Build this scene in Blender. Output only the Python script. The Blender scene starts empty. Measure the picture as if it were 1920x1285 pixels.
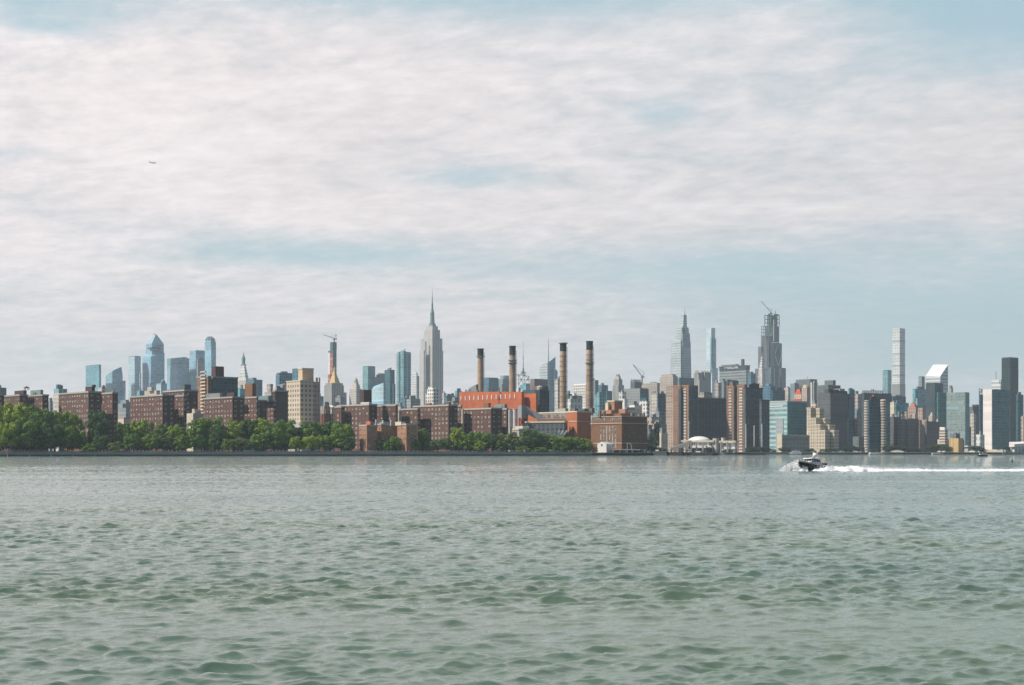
import bpy, math, random
import numpy as np
from mathutils import Vector
R = math.radians
scene = bpy.context.scene
COL = scene.collection
F, HX, HY, EYE, GZ = 2700.0, 960.0, 847.0, 3.0, 2.3   # focal length in px of the photo, horizon, eye height, quay level

def X(px, D): return (px - HX) / F * D
def Z(py, D): return EYE + (HY - py) / F * D
def S(n, D): return n / F * D                      # size of n photo px at distance D

# ------------------------------------------------------------------ node helper
class V:
    def __init__(s, nt, sock): s.nt, s.s = nt, sock
    def _m(s, op, *o, clamp=False):
        n = s.nt.nodes.new('ShaderNodeMath'); n.operation = op; n.use_clamp = clamp
        for i, a in enumerate((s,) + o): put(s.nt, n.inputs[i], a)
        return V(s.nt, n.outputs[0])
    def __add__(s, o): return s._m('ADD', o)
    def __radd__(s, o): return s._m('ADD', o)
    def __sub__(s, o): return s._m('SUBTRACT', o)
    def __rsub__(s, o): return V(s.nt, const(s.nt, o))._m('SUBTRACT', s)
    def __mul__(s, o): return s._m('MULTIPLY', o)
    def __rmul__(s, o): return s._m('MULTIPLY', o)
    def __truediv__(s, o): return s._m('DIVIDE', o)
    def __pow__(s, o): return s._m('POWER', o)
    def clamp(s): return s._m('ADD', 0.0, clamp=True)
    def smooth(s, a, b, lo=0.0, hi=1.0):
        n = s.nt.nodes.new('ShaderNodeMapRange'); n.interpolation_type = 'SMOOTHSTEP'
        for i, v in zip((0, 1, 2, 3, 4), (s, a, b, lo, hi)): put(s.nt, n.inputs[i], v)
        return V(s.nt, n.outputs[0])
def const(nt, v):
    n = nt.nodes.new('ShaderNodeValue'); n.outputs[0].default_value = v; return n.outputs[0]
def put(nt, inp, a):
    if isinstance(a, V): nt.links.new(a.s, inp)
    elif isinstance(a, bpy.types.NodeSocket): nt.links.new(a, inp)
    else: inp.default_value = a
def col(c): return (c[0], c[1], c[2], 1.0)
def mixc(nt, fac, a, b, mode='MIX'):
    n = nt.nodes.new('ShaderNodeMix'); n.data_type = 'RGBA'; n.blend_type = mode
    put(nt, n.inputs[0], fac); put(nt, n.inputs[6], a); put(nt, n.inputs[7], b)
    return V(nt, n.outputs[2])
def comb(nt, x, y, z):
    n = nt.nodes.new('ShaderNodeCombineXYZ')
    for i, a in enumerate((x, y, z)): put(nt, n.inputs[i], a)
    return V(nt, n.outputs[0])
def sep(nt, v):
    n = nt.nodes.new('ShaderNodeSeparateXYZ'); put(nt, n.inputs[0], v)
    return [V(nt, o) for o in n.outputs]
def noise(nt, vec, scale, detail=4.0, rough=0.5, dist=0.0):
    n = nt.nodes.new('ShaderNodeTexNoise'); put(nt, n.inputs['Vector'], vec)
    n.inputs['Scale'].default_value = scale; n.inputs['Detail'].default_value = detail
    n.inputs['Roughness'].default_value = rough; n.inputs['Distortion'].default_value = dist
    return V(nt, n.outputs[0])
def new_mat(name):
    m = bpy.data.materials.new(name); m.use_nodes = True; nt = m.node_tree
    for n in list(nt.nodes): nt.nodes.remove(n)
    out = nt.nodes.new('ShaderNodeOutputMaterial'); return m, nt, out
def bsdf(nt, base, rough=0.8, metal=0.0, ior=1.45, normal=None, spec=0.5):
    n = nt.nodes.new('ShaderNodeBsdfPrincipled')
    put(nt, n.inputs['Base Color'], base); put(nt, n.inputs['Roughness'], rough)
    n.inputs['Metallic'].default_value = metal; n.inputs['IOR'].default_value = ior
    n.inputs['Specular IOR Level'].default_value = spec
    if normal is not None: put(nt, n.inputs['Normal'], normal)
    return n

# ------------------------------------------------------------------ facade shader group (UV in metres)
def facade_group():
    g = bpy.data.node_groups.new('facade', 'ShaderNodeTree')
    def sock(n, t, d):
        s = g.interface.new_socket(n, in_out='INPUT', socket_type=t); s.default_value = d
    sock('Wall', 'NodeSocketColor', (.3, .3, .3, 1)); sock('Glass', 'NodeSocketColor', (.1, .1, .1, 1))
    for n, d in (('Bay', 3.), ('Floor', 3.5), ('WinW', .5), ('WinH', .5), ('Var', .3), ('Rough', .3), ('Dirt', .3)):
        sock(n, 'NodeSocketFloat', d)
    g.interface.new_socket('Shader', in_out='OUTPUT', socket_type='NodeSocketShader')
    gi = g.nodes.new('NodeGroupInput'); go = g.nodes.new('NodeGroupOutput')
    I = {s.name: V(g, s) for s in gi.outputs if s.name}
    uvn = g.nodes.new('ShaderNodeUVMap'); u, v, _ = sep(g, V(g, uvn.outputs[0]))
    cu, cv = u / I['Bay'], v / I['Floor']
    fu, fv = cu._m('FRACT'), cv._m('FRACT')
    mu = (fu - .5)._m('ABSOLUTE')._m('LESS_THAN', I['WinW'] * .5)
    mv = (fv - .5)._m('ABSOLUTE')._m('LESS_THAN', I['WinH'] * .5)
    mask = mu * mv
    wn = g.nodes.new('ShaderNodeTexWhiteNoise'); wn.noise_dimensions = '2D'
    put(g, wn.inputs['Vector'], comb(g, cu._m('FLOOR'), cv._m('FLOOR'), 0.0))
    geo = g.nodes.new('ShaderNodeNewGeometry'); pos = V(g, geo.outputs['Position'])
    big = noise(g, pos, .018, 4, .6)
    fine = noise(g, pos, .16, 3, .6)
    k = 1.0 + (big - .5) * I['Dirt'] * 1.6 + (fine - .5) * I['Dirt'] * 1.2
    wf = g.nodes.new('ShaderNodeTexWhiteNoise'); wf.noise_dimensions = '1D'; put(g, wf.inputs['W'], cv._m('FLOOR') + .5)
    k = k + (V(g, wf.outputs[0]) - .5) * .16
    wall = mixc(g, 1.0, I['Wall'], comb(g, k, k, k), 'MULTIPLY')
    r = 1.0 + (V(g, wn.outputs[0]) - .45) * I['Var'] * 2.0 + (big - .5) * 1.5 + (V(g, wf.outputs[0]) - .5) * .25  # the broad noise paints uneven reflections into the glass colour
    glass = mixc(g, 1.0, I['Glass'], comb(g, r, r, r), 'MULTIPLY')
    base = mixc(g, mask, wall, glass)
    rough = .85 + (I['Rough'] - .85) * mask
    b = bsdf(g, base, rough)
    g.links.new(b.outputs[0], go.inputs[0])
    return g
FG = facade_group()
MATS = {}
def fac(key, wall, glass=None, bay=3., floor=3.5, ww=.5, wh=.5, var=.35, rough=.3, dirt=.3):
    m, nt, out = new_mat(key)
    n = nt.nodes.new('ShaderNodeGroup'); n.node_tree = FG
    if glass is None: ww = wh = 0.0; glass = wall
    for k, v in (('Wall', col(wall)), ('Glass', col(glass)), ('Bay', bay), ('Floor', floor), ('WinW', ww), ('WinH', wh),
                 ('Var', var), ('Rough', rough), ('Dirt', dirt)): n.inputs[k].default_value = v
    nt.links.new(n.outputs[0], out.inputs[0]); MATS[key] = m; return m
def plain(key, c, rough=.7, metal=0., var=.25, scale=.3):
    m, nt, out = new_mat(key)
    geo = nt.nodes.new('ShaderNodeNewGeometry')
    k = 1.0 + (noise(nt, V(nt, geo.outputs['Position']), scale, 4, .6) - .5) * (2 * var)
    b = bsdf(nt, mixc(nt, 1.0, col(c), comb(nt, k, k, k), 'MULTIPLY'), rough, metal)
    nt.links.new(b.outputs[0], out.inputs[0]); MATS[key] = m; return m

# ------------------------------------------------------------------ mesh builder
class MB:
    def __init__(s): s.v, s.f, s.uv, s.mi, s.sm = [], [], [], [], []
    def face(s, pts, uv=None, mi=0, smooth=False):
        i = len(s.v); s.v += [tuple(p) for p in pts]; s.f.append(tuple(range(i, i + len(pts))))
        s.uv += uv if uv else [(p[0] * 1.0 + p[1], p[2]) for p in pts]; s.mi.append(mi); s.sm.append(smooth)
    def prism(s, foot, z0, tops, mi=0, roof=None, u0=0.0):
        """walls over a counter-clockwise footprint; tops is one height or one per corner"""
        n = len(foot); t = [tops] * n if not hasattr(tops, '__len__') else list(tops); u = u0
        for i in range(n):
            a, b = foot[i], foot[(i + 1) % n]; w = math.hypot(b[0] - a[0], b[1] - a[1])
            s.face([(a[0], a[1], z0), (b[0], b[1], z0), (b[0], b[1], t[(i + 1) % n]), (a[0], a[1], t[i])],
                   [(u, z0), (u + w, z0), (u + w, t[(i + 1) % n]), (u, t[i])], mi); u += w
        s.face([(p[0], p[1], t[i]) for i, p in enumerate(foot)], [(-.01, -.01)] * n, mi if roof is None else roof)
    def loft(s, f0, z0, f1, z1, mi=0, cap=True):
        n = len(f0); u = 0
        for i in range(n):
            j = (i + 1) % n; a, b, c, d = f0[i], f0[j], f1[j], f1[i]; w = math.hypot(b[0] - a[0], b[1] - a[1])
            s.face([(*a, z0), (*b, z0), (*c, z1), (*d, z1)], [(u, z0), (u + w, z0), (u + w, z1), (u, z1)], mi); u += w
        if cap: s.face([(*p, z1) for p in f1], [(-.01, -.01)] * n, mi)
    def box(s, x0, x1, y0, y1, z0, z1, mi=0):
        s.prism([(x0, y0), (x1, y0), (x1, y1), (x0, y1)], z0, z1, mi)
        s.face([(x0, y1, z0), (x1, y1, z0), (x1, y0, z0), (x0, y0, z0)], None, mi)
    def lathe(s, cx, cy, prof, n=16, mi=0, smooth=True):
        for k in range(len(prof) - 1):
            (z0, r0), (z1, r1) = prof[k], prof[k + 1]
            for i in range(n):
                a, b = 2 * math.pi * i / n, 2 * math.pi * (i + 1) / n
                s.face([(cx + r0 * math.cos(a), cy + r0 * math.sin(a), z0), (cx + r0 * math.cos(b), cy + r0 * math.sin(b), z0),
                        (cx + r1 * math.cos(b), cy + r1 * math.sin(b), z1), (cx + r1 * math.cos(a), cy + r1 * math.sin(a), z1)],
                       [(a * r0, z0), (b * r0, z0), (b * r0, z1), (a * r0, z1)], mi, smooth)
        z, r = prof[-1]
        if r > .01: s.face([(cx + r * math.cos(2 * math.pi * i / n), cy + r * math.sin(2 * math.pi * i / n), z) for i in range(n)], None, mi)
    def bar(s, p, q, w, mi=0, w2=None):
        p, q = Vector(p), Vector(q); d = (q - p).normalized(); w2 = w if w2 is None else w2
        up = Vector((0, 0, 1)) if abs(d.z) < .9 else Vector((1, 0, 0))
        a = d.cross(up).normalized(); b = d.cross(a)
        c0 = [p + (a * i + b * j) * w / 2 for i, j in ((-1, -1), (1, -1), (1, 1), (-1, 1))]
        c1 = [q + (a * i + b * j) * w2 / 2 for i, j in ((-1, -1), (1, -1), (1, 1), (-1, 1))]
        for i in range(4):
            j = (i + 1) % 4; s.face([c0[j], c0[i], c1[i], c1[j]], None, mi)
        s.face(c0, None, mi); s.face(c1[::-1], None, mi)
    def build(s, name, mats, parent=None, org=(0, 0, 0)):
        me = bpy.data.meshes.new(name)
        o = Vector(org); me.from_pydata([Vector(v) - o for v in s.v], [], s.f)
        uvl = me.uv_layers.new(name='UVMap'); uvl.data.foreach_set('uv', np.array(s.uv, 'f').ravel())
        me.polygons.foreach_set('material_index', s.mi); me.polygons.foreach_set('use_smooth', s.sm)
        for m in (mats if isinstance(mats, (list, tuple)) else [mats]): me.materials.append(MATS[m] if isinstance(m, str) else m)
        ob = bpy.data.objects.new(name, me); COL.objects.link(ob)
        if parent is not None: ob.parent = parent
        else: ob.location = org
        return ob

def tag(o, label=None, cat=None, group=None, kind=None):
    for k, v in (('label', label), ('category', cat), ('group', group), ('kind', kind)):
        if v: o[k] = v
    return o
def empty(name, loc, label, cat, group=None, rz=0.0):
    o = bpy.data.objects.new(name, None); o.empty_display_size = .5; COL.objects.link(o)
    o.location = loc; o.rotation_euler = (0, 0, rz); return tag(o, label, cat, group)
def copy_tree(o, parent=None):
    c = o.copy(); COL.objects.link(c); c.parent = parent
    for ch in list(o.children): copy_tree(ch, c)
    return c

GRID = R(40.3)          # the street grid, turned against the view axis
def foot(xl, xc, xr, D, ang=None, dep=None):
    """counter-clockwise footprint C, R, B, L from where its left end, near corner and right end stand in plan"""
    if xc is None:      # square on to the river
        x0, x1 = X(xl, D), X(xr, D); dep = dep or (x1 - x0) * .7
        return [(x0, D), (x1, D), (x1, D + dep), (x0, D + dep)]
    a0 = GRID if ang is None else R(ang); s, c = math.sin(a0), math.cos(a0)
    uL, uR, cx = (xl - HX) / F, (xr - HX) / F, X(xc, D)
    a = (cx - uL * D) / (s + uL * c); b = (uR * D - cx) / (c - uR * s)
    C = (cx, D); Rr = (cx + b * c, D + b * s); L = (cx - a * s, D + a * c)
    return [C, Rr, (Rr[0] - a * s, Rr[1] + a * c), L]
def shrink(f, k, kx=0.5, ky=0.5):
    """footprint scaled by k about the point (kx along C-R, ky along C-L)"""
    C, Rr, B, L = [Vector(p) for p in f]; o = C + (Rr - C) * kx + (L - C) * ky
    return [tuple(o + (p - o) * k) for p in (C, Rr, B, L)]
def sub(f, u0, u1, v0, v1):
    C, Rr, B, L = [Vector(p) for p in f]
    q = lambda u, v: tuple(C + (Rr - C) * u + (L - C) * v)
    return [q(u0, v0), q(u1, v0), q(u1, v1), q(u0, v1)]
def grow(f, m):
    C, Rr, B, L = [Vector(p) for p in f]; u = (Rr - C).normalized() * m; v = (L - C).normalized() * m
    return [tuple(C - u - v), tuple(Rr + u - v), tuple(B + u + v), tuple(L - u + v)]

BUILDINGS = []
class B:
    """one building: an Empty at its base; every method adds a part"""
    def __init__(s, name, label, cat, px, D, group=None, z=GZ):
        s.D = D; s.org = (X(px, D), D + 8, z); s.o = empty(name, s.org, label, cat, group); s.z = z
        s.rng = random.Random(int(px * 7 + D)); s.last = None; s.roof = None; BUILDINGS.append(s.o)
    def add(s, mb, part, mats, parent=None): return mb.build(part, mats, parent or s.o, s.org)
    def bx(s, part, xl, xc, xr, yt, mat, yb=None, dD=0, ct=None, ang=None, dep=None, roof=None, cop=None):
        D = s.D + dD; f = foot(xl, xc, xr, D, ang, dep); z0 = s.z if yb is None else Z(yb, D)
        mb = MB(); tops = Z(yt, D) if ct is None else [Z(y, p[1]) for y, p in zip(ct, f)]
        mb.prism(f, z0, tops, 0, None if roof is None else 1)
        o = s.add(mb, part, [mat] + ([roof] if roof else [])); s.last = f; s.top = Z(yt, D); s.lastD = D
        if cop:
            m2 = MB(); m2.prism(grow(f, .35), s.top - .2, s.top + 1.0); s.add(m2, 'parapet', cop)
        return o
    def rp(s, mat, n=1, h=(3, 6), part='roof_bulkhead', lo=.25, hi=.6):
        """bulkheads and plant on the last flat roof"""
        for _ in range(n):
            w, d = s.rng.uniform(lo, hi), s.rng.uniform(lo, hi); u, v = s.rng.uniform(.03, .97 - w), s.rng.uniform(.03, .97 - d)
            mb = MB(); mb.prism(sub(s.last, u, u + w, v, v + d), s.top + .02, s.top + s.rng.uniform(*h)); s.add(mb, part, mat)
        return s
    def tank(s, px, yt, mat='tankwood', part='water_tank', D=None, w=None):
        D = D or s.D + 12; r = w or 2.2; z1 = Z(yt, D); mb = MB()
        mb.lathe(X(px, D), D, [(s.top + 1.6, r), (z1 - 1.6, r), (z1 - 1.6, r * 1.08), (z1, .05)], 12)
        for i, j in ((-1, -1), (1, -1), (1, 1), (-1, 1)): mb.bar((X(px, D) + i * r * .6, D + j * r * .6, s.top - .5), (X(px, D) + i * r * .6, D + j * r * .6, s.top + 1.7), .35)
        s.add(mb, part, mat)
    def taper(s, part, xl, xc, xr, yb, yt, k, mat, kx=.5, ky=.5, dD=0):
        D = s.D + dD; f = foot(xl, xc, xr, D); mb = MB(); mb.loft(f, Z(yb, D), shrink(f, k, kx, ky), Z(yt, D), cap=k > .02)
        o = s.add(mb, part, mat); s.last = shrink(f, k, kx, ky); s.top = Z(yt, D); return o
    def lathe(s, part, px, prof, mat, dD=0, n=16, mi=0, smooth=True, parent=None):
        D = s.D + dD; mb = MB(); mb.lathe(X(px, D), D, [(Z(y, D), S(r, D)) for y, r in prof], n, 0, smooth); return s.add(mb, part, mat, parent)
    def bars(s, part, segs, mat, w=1.0, dD=0, parent=None):
        D = s.D + dD; mb = MB()
        for (x0, y0, x1, y1, *r) in segs:
            k = r[0] if r else w
            mb.bar((X(x0, D), D, Z(y0, D)), (X(x1, D), D, Z(y1, D)), k)
        return s.add(mb, part, mat, parent)
# ------------------------------------------------------------------ camera, light, air
scene.render.engine = 'CYCLES'
scene.cycles.use_denoising = True; scene.cycles.denoiser = 'OPENIMAGEDENOISE'; scene.cycles.denoising_input_passes = 'RGB_ALBEDO_NORMAL'; scene.cycles.denoising_prefilter = 'ACCURATE'
scene.cycles.max_bounces = 4; scene.cycles.diffuse_bounces = 2; scene.cycles.glossy_bounces = 2
scene.cycles.volume_bounces = 0; scene.cycles.transparent_max_bounces = 4
scene.render.resolution_x, scene.render.resolution_y = 1024, 685
cam = bpy.data.cameras.new('camera'); camo = bpy.data.objects.new('camera', cam); COL.objects.link(camo)
cam.sensor_width = 36; cam.lens = 36 * F / 1920; cam.shift_y = (HY - 642.5) / 1920
cam.clip_start = .1; cam.clip_end = 40000
camo.location = (0, 0, EYE); camo.rotation_euler = (R(90), 0, 0); scene.camera = camo
scene.view_settings.view_transform = 'Standard'; scene.view_settings.look = 'None'
scene.view_settings.exposure = 0.42; scene.view_settings.gamma = 1

SUN_AZ, SUN_EL = R(-104), R(47)     # azimuth from +Y, clockwise; the sun stands to the left
sv = Vector((math.sin(SUN_AZ) * math.cos(SUN_EL), math.cos(SUN_AZ) * math.cos(SUN_EL), math.sin(SUN_EL)))
sun = bpy.data.lights.new('sun', 'SUN'); sun.energy = 3.9; sun.angle = R(.5); sun.color = (1, .93, .83)
suno = bpy.data.objects.new('sun', sun); COL.objects.link(suno); suno.rotation_euler = sv.to_track_quat('Z', 'Y').to_euler()

def make_world():
    w = bpy.data.worlds.new("World"); scene.world = w; w.use_nodes = True; nt = w.node_tree
    for n in list(nt.nodes): nt.nodes.remove(n)
    out = nt.nodes.new('ShaderNodeOutputWorld'); bg = nt.nodes.new('ShaderNodeBackground')
    sky = nt.nodes.new('ShaderNodeTexSky'); sky.sky_type = 'NISHITA'; sky.sun_disc = False
    sky.sun_elevation = SUN_EL; sky.sun_rotation = SUN_AZ; sky.dust_density = 2.0; sky.ozone_density = 1.5
    tc = nt.nodes.new('ShaderNodeTexCoord'); d = V(nt, tc.outputs['Generated'])
    x, y, z = sep(nt, d)
    zz = z._m('MAXIMUM', 0.0)
    h = zz + .16
    px, py = x / h, y / h                                   # the cloud sheet seen in perspective
    az = x._m('ARCTAN2', y); el = zz / (x * x + y * y)._m('SQRT')._m('MAXIMUM', .05)
    p = comb(nt, px, py, 0.0)
    # thin sheet of high broken cloud, in three sizes
    n1 = noise(nt, comb(nt, px * .6 + 3.1, py * 1.0, .3), 1.2, 5, .55, .4)
    n2 = noise(nt, comb(nt, px * .9 + py * .25, py * 1.25, 2.0), 3.6, 9, .68, .5)
    n3 = noise(nt, comb(nt, px + py * .3, py * 1.15, 7.0), 15.0, 5, .65)
    def spot(a0, e0, ra, re, k):
        q = ((az - a0) / ra) * ((az - a0) / ra) + ((el - e0) / re) * ((el - e0) / re)
        return (q * -1.0)._m('EXPONENT') * k
    bias = spot(.36, .08, .26, .055, .26) + spot(.12, .125, .14, .02, .16) + spot(-.14, .136, .11, .012, .24) + spot(-.03, .19, .05, .010, .24)
    bias = bias + spot(.36, .315, .10, .05, .52) + spot(.02, .325, .26, .024, .36) + spot(-.32, .30, .07, .02, .26) + spot(.105, .235, .03, .010, .16)
    bias = bias + spot(-.35, .195, .03, .006, .16) + spot(-.31, .28, .035, .008, .14) + spot(-.30, .06, .10, .02, .10)
    bias = bias - spot(-.18, .24, .22, .05, .12) - spot(.10, .17, .2, .03, .12) - spot(.33, .20, .06, .04, .18)
    dens = n1 * .46 + n2 * .40 + n3 * .24 - bias * (n2 * 1.7 + .12) + .03
    cover = dens.smooth(.22, .68)
    lum = 0.92 + (n2 - .5) * .46 + (n3 - .5) * .42 + (n1 - .5) * .12
    warm = az.smooth(.35, -.35)
    ccol = mixc(nt, warm, (.66, .63, .64, 1), (.80, .722, .718, 1))
    ccol = mixc(nt, 1.0, ccol, comb(nt, lum, lum, lum), 'MULTIPLY')
    clear = mixc(nt, 1.0, sky.outputs[0], (.098, .115, .105, 1), 'MULTIPLY')
    clear = mixc(nt, .74, clear, (.37, .50, .545, 1))     # thin veil in front of the blue
    c = mixc(nt, cover * .96, clear, ccol)
    hz = el.smooth(.10, -.01)
    hcol = mixc(nt, az.smooth(.33, -.10), (.50, .61, .635, 1), (.74, .71, .725, 1))
    c = mixc(nt, hz * .72, c, hcol)
    # away from the cloud sheet (overhead and behind the viewer) the unseen sky is made deep blue to cut fill light on shaded faces
    front = y.smooth(-.15, .45) * z.smooth(.80, .50)
    deep = mixc(nt, 1.0, sky.outputs[0], (.033, .049, .058, 1), 'MULTIPLY')
    c = mixc(nt, front, deep, c)
    put(nt, bg.inputs[0], c); bg.inputs[1].default_value = 1.0
    nt.links.new(bg.outputs[0], out.inputs[0])
make_world()

def make_haze():
    mb = MB(); mb.box(-7000, 7000, -60, 9200, -2.4, 650)
    m, nt, out = new_mat('haze_air')
    v = nt.nodes.new('ShaderNodeVolumePrincipled'); v.inputs['Color'].default_value = (.78, .92, 1.0, 1)
    v.inputs['Density'].default_value = 0.00008; v.inputs['Anisotropy'].default_value = .1
    nt.links.new(v.outputs[0], out.inputs['Volume'])
    o = mb.build('haze', m); tag(o, kind='stuff', label='pale blue haze lying over the river and the far city')
    o.display_type = 'WIRE'
make_haze()

# ------------------------------------------------------------------ water
def make_water():
    d = [7.0]
    while d[-1] < 1750: d.append(d[-1] + max(.045, d[-1] * .0026))
    d = np.array(d)
    uc = np.linspace(-.40, .40, 900); side = .40 * 1.035 ** np.arange(1, 46)
    u = np.concatenate([-side[::-1], uc, side])
    Dg, U = np.meshgrid(d, u, indexing='ij'); Xg = U * Dg; Yg = Dg.copy()
    sp = np.maximum(np.maximum(.045, Dg * .0026), Dg * (.8 / 900))
    rng = np.random.default_rng(23)
    n = 140
    lam = np.exp(rng.uniform(np.log(.13), np.log(1.5), n))
    th = rng.normal(0, .52, n) + R(-82) ; th[::9] += rng.uniform(-1.4, 1.4, len(th[::9]))
    ph = rng.uniform(0, 2 * np.pi, n)
    slope = .0335 * np.where(lam > .75, .72, 1.0) * np.where(lam < .3, 1.1, 1.0) * np.where(lam < .3, .8, 1.0)
    # gusts: slow patches of rougher and calmer water
    gust = np.zeros_like(Xg)
    for k in range(7):
        L = 9 * 1.55 ** k; a = rng.uniform(0, 2 * np.pi)
        gust += np.sin(2 * np.pi / L * (Xg * np.cos(a) * .45 + Yg * np.sin(a)) + rng.uniform(0, 6.28))
    gust = np.clip(1.0 + .15 * gust, .55, 1.45)
    Zg = np.zeros_like(Xg); dX = np.zeros_like(Xg); dY = np.zeros_like(Xg)
    for i in range(n):
        k = 2 * np.pi / lam[i]; cx, cy = np.cos(th[i]), np.sin(th[i])
        lod = np.clip(lam[i] / (1.4 * sp) - .35, 0, 1)
        if lod.max() <= 0: continue
        amp = slope[i] / k * lod * gust
        P = k * (cx * Xg + cy * Yg) + ph[i]
        Zg += amp * np.sin(P); q = amp * np.cos(P) * .82; dX += q * cx; dY += q * cy
    nr, nc = Xg.shape
    co = np.stack([Xg + dX, Yg + dY, Zg], -1).reshape(-1, 3).astype('f')
    idx = np.arange(nr * nc).reshape(nr, nc)
    quads = np.stack([idx[:-1, :-1], idx[:-1, 1:], idx[1:, 1:], idx[1:, :-1]], -1).reshape(-1, 4).astype('i')
    me = bpy.data.meshes.new('river'); me.vertices.add(len(co)); me.vertices.foreach_set('co', co.ravel())
    me.loops.add(quads.size); me.loops.foreach_set('vertex_index', quads.ravel())
    me.polygons.add(len(quads)); me.polygons.foreach_set('loop_start', np.arange(0, quads.size, 4, dtype='i'))
    me.polygons.foreach_set('loop_total', np.full(len(quads), 4, dtype='i'))
    me.polygons.foreach_set('use_smooth', np.ones(len(quads), dtype=bool)); me.update()
    m, nt, out = new_mat('river_water')
    geo = nt.nodes.new('ShaderNodeNewGeometry'); pos = V(nt, geo.outputs['Position']); x, y, z = sep(nt, pos)
    r1 = noise(nt, comb(nt, x * .55, y, 0.0), 5.5, 6, .68, .5)
    r2 = noise(nt, comb(nt, x * .45, y * 1.0, 5.0), 1.2, 5, .62, .4)
    far = y.smooth(40, 170)
    gst = noise(nt, comb(nt, x * .012, y * .05, 3.0), 1.0, 4, .65).smooth(.34, .64, .25, 1.6)
    hgt = (r1 * .013 + r2 * (far * .25 + .006)) * gst
    bp = nt.nodes.new('ShaderNodeBump'); put(nt, bp.inputs['Height'], hgt); bp.inputs['Strength'].default_value = 1.0; bp.inputs['Distance'].default_value = 1.0
    g = noise(nt, comb(nt, x * .02, y * .06, 0.0), 1.0, 3)
    base = mixc(nt, g.smooth(.35, .65), (.086, .142, .112, 1), (.112, .156, .106, 1))
    b = bsdf(nt, base, .015, ior=1.5, normal=V(nt, bp.outputs[0]))
    nt.links.new(b.outputs[0], out.inputs[0]); me.materials.append(m)
    o = bpy.data.objects.new('river', me); COL.objects.link(o); tag(o, kind='structure', label='choppy grey green river')
make_water()

# ------------------------------------------------------------------ materials
def foam_material():
    m, nt, out = new_mat('foam'); geo = nt.nodes.new('ShaderNodeNewGeometry'); pos = V(nt, geo.outputs['Position']); x, y, z = sep(nt, pos)
    a = noise(nt, comb(nt, x * .7, y * 1.4, z * 2.0), 1.5, 6, .65) + z.smooth(-.02, .22) * .75
    al = a.smooth(.46, .60)
    b = bsdf(nt, (.82, .81, .81, 1), .9); t = nt.nodes.new('ShaderNodeBsdfTransparent'); ms = nt.nodes.new('ShaderNodeMixShader'); put(nt, ms.inputs[0], al)
    nt.links.new(t.outputs[0], ms.inputs[1]); nt.links.new(b.outputs[0], ms.inputs[2]); nt.links.new(ms.outputs[0], out.inputs[0]); MATS['foam'] = m
fac('slimglass', (.62, .70, .71), (.48, .60, .63), 5, 8, .8, .7, .15, .25, .12); fac('brickb', (.138, .068, .046), dirt=.45); fac('brick', (.128, .058, .040), dirt=.5); fac('brickdark', (.08, .045, .038)); fac('brickorange', (.46, .118, .045), dirt=.55)
fac('brickorange2', (.58, .24, .12), (.75, .6, .45), 2.6, 3.0, .45, .45); fac('brickbrown', (.20, .095, .05), dirt=.5)
fac('brickgrid', (.10, .06, .05), (.05, .05, .055), 3.0, 3.0, .7, .45)
fac('coping', (.42, .38, .34)); fac('roofgrey', (.22, .24, .24)); fac('roofdark', (.06, .07, .075)); fac('roofpale', (.5, .5, .47)); fac('roofteal', (.20, .28, .28))
fac('tankwood', (.12, .085, .06)); fac('white', (.72, .68, .64)); fac('cream', (.62, .54, .42), dirt=.2); fac('sheet', (.45, .46, .46)); fac('steel', (.28, .31, .32)); fac('steeldark', (.07, .10, .105))
fac('concrete', (.44, .40, .36), dirt=.4); fac('black', (.025, .03, .032)); fac('gold', (.62, .42, .17), (.54, .34, .12), 3, 3, .1, 1.0); fac('copper', (.16, .34, .28)); fac('redroof', (.50, .09, .05)); fac('stone', (.46, .41, .36), dirt=.35)
# far glass
fac('gl_pale', (.46, .55, .57), (.34, .49, .55), 5, 8, .8, .7, .15, .25, .12); fac('gl_blue', (.29, .45, .53), (.23, .40, .50), 6, 9, .9, .75, .25, .2, .1)
fac('gl_teal', (.16, .34, .38), (.10, .29, .35), 5, 7, .8, .7, .5, .2, .2); fac('gl_deep', (.05, .13, .155), (.03, .10, .13), 4, 5, .8, .65, .5, .2)
fac('gl_rib', (.25, .38, .38), (.08, .22, .25), 5.5, 5, .62, .8, .5, .25); fac('gl_navy', (.03, .085, .115), (.022, .07, .10), 4, 4.5, .75, .7, .5, .2)
fac('gl_bluemid', (.09, .19, .24), (.06, .15, .20), 4, 5, .75, .6, .5, .25)
# stone and grids
fac('esb', (.56, .51, .475), (.25, .235, .235), 6.2, 400, .40, 1.0, .2, .5, .2); fac('esbside', (.42, .40, .39), (.18, .2, .21), 6.2, 7, .45, .6, .3)
fac('beige', (.44, .37, .31), (.16, .15, .15), 4.6, 5.2, .42, .5, .4); fac('beigepale', (.56, .50, .44), (.24, .23, .22), 4.6, 5, .42, .5, .4)
fac('pinkbeige', (.46, .33, .27), (.20, .16, .15), 3.6, 4.4, .5, .5, .4); fac('creamgrid', (.58, .48, .36), (.13, .11, .09), 4.2, 4.4, .45, .52, .4)
fac('olivegrid', (.40, .37, .30), (.09, .10, .10), 3.6, 3.6, .5, .5, .4); fac('whitegrid', (.72, .68, .62), (.12, .12, .13), 4.6, 4.8, .5, .55, .4)
fac('whitefine', (.68, .66, .61), (.30, .33, .34), 5.5, 7.5, .62, .6, .25, .3, .1); fac('greygrid', (.30, .30, .29), (.11, .13, .14), 4, 4.6, .5, .5, .4)
fac('bluegrey', (.24, .29, .31), (.12, .17, .19), 4.5, 5, .55, .5, .4); fac('darkgrid', (.12, .14, .145), (.05, .065, .07), 4, 4.4, .55, .55, .5)
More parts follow.
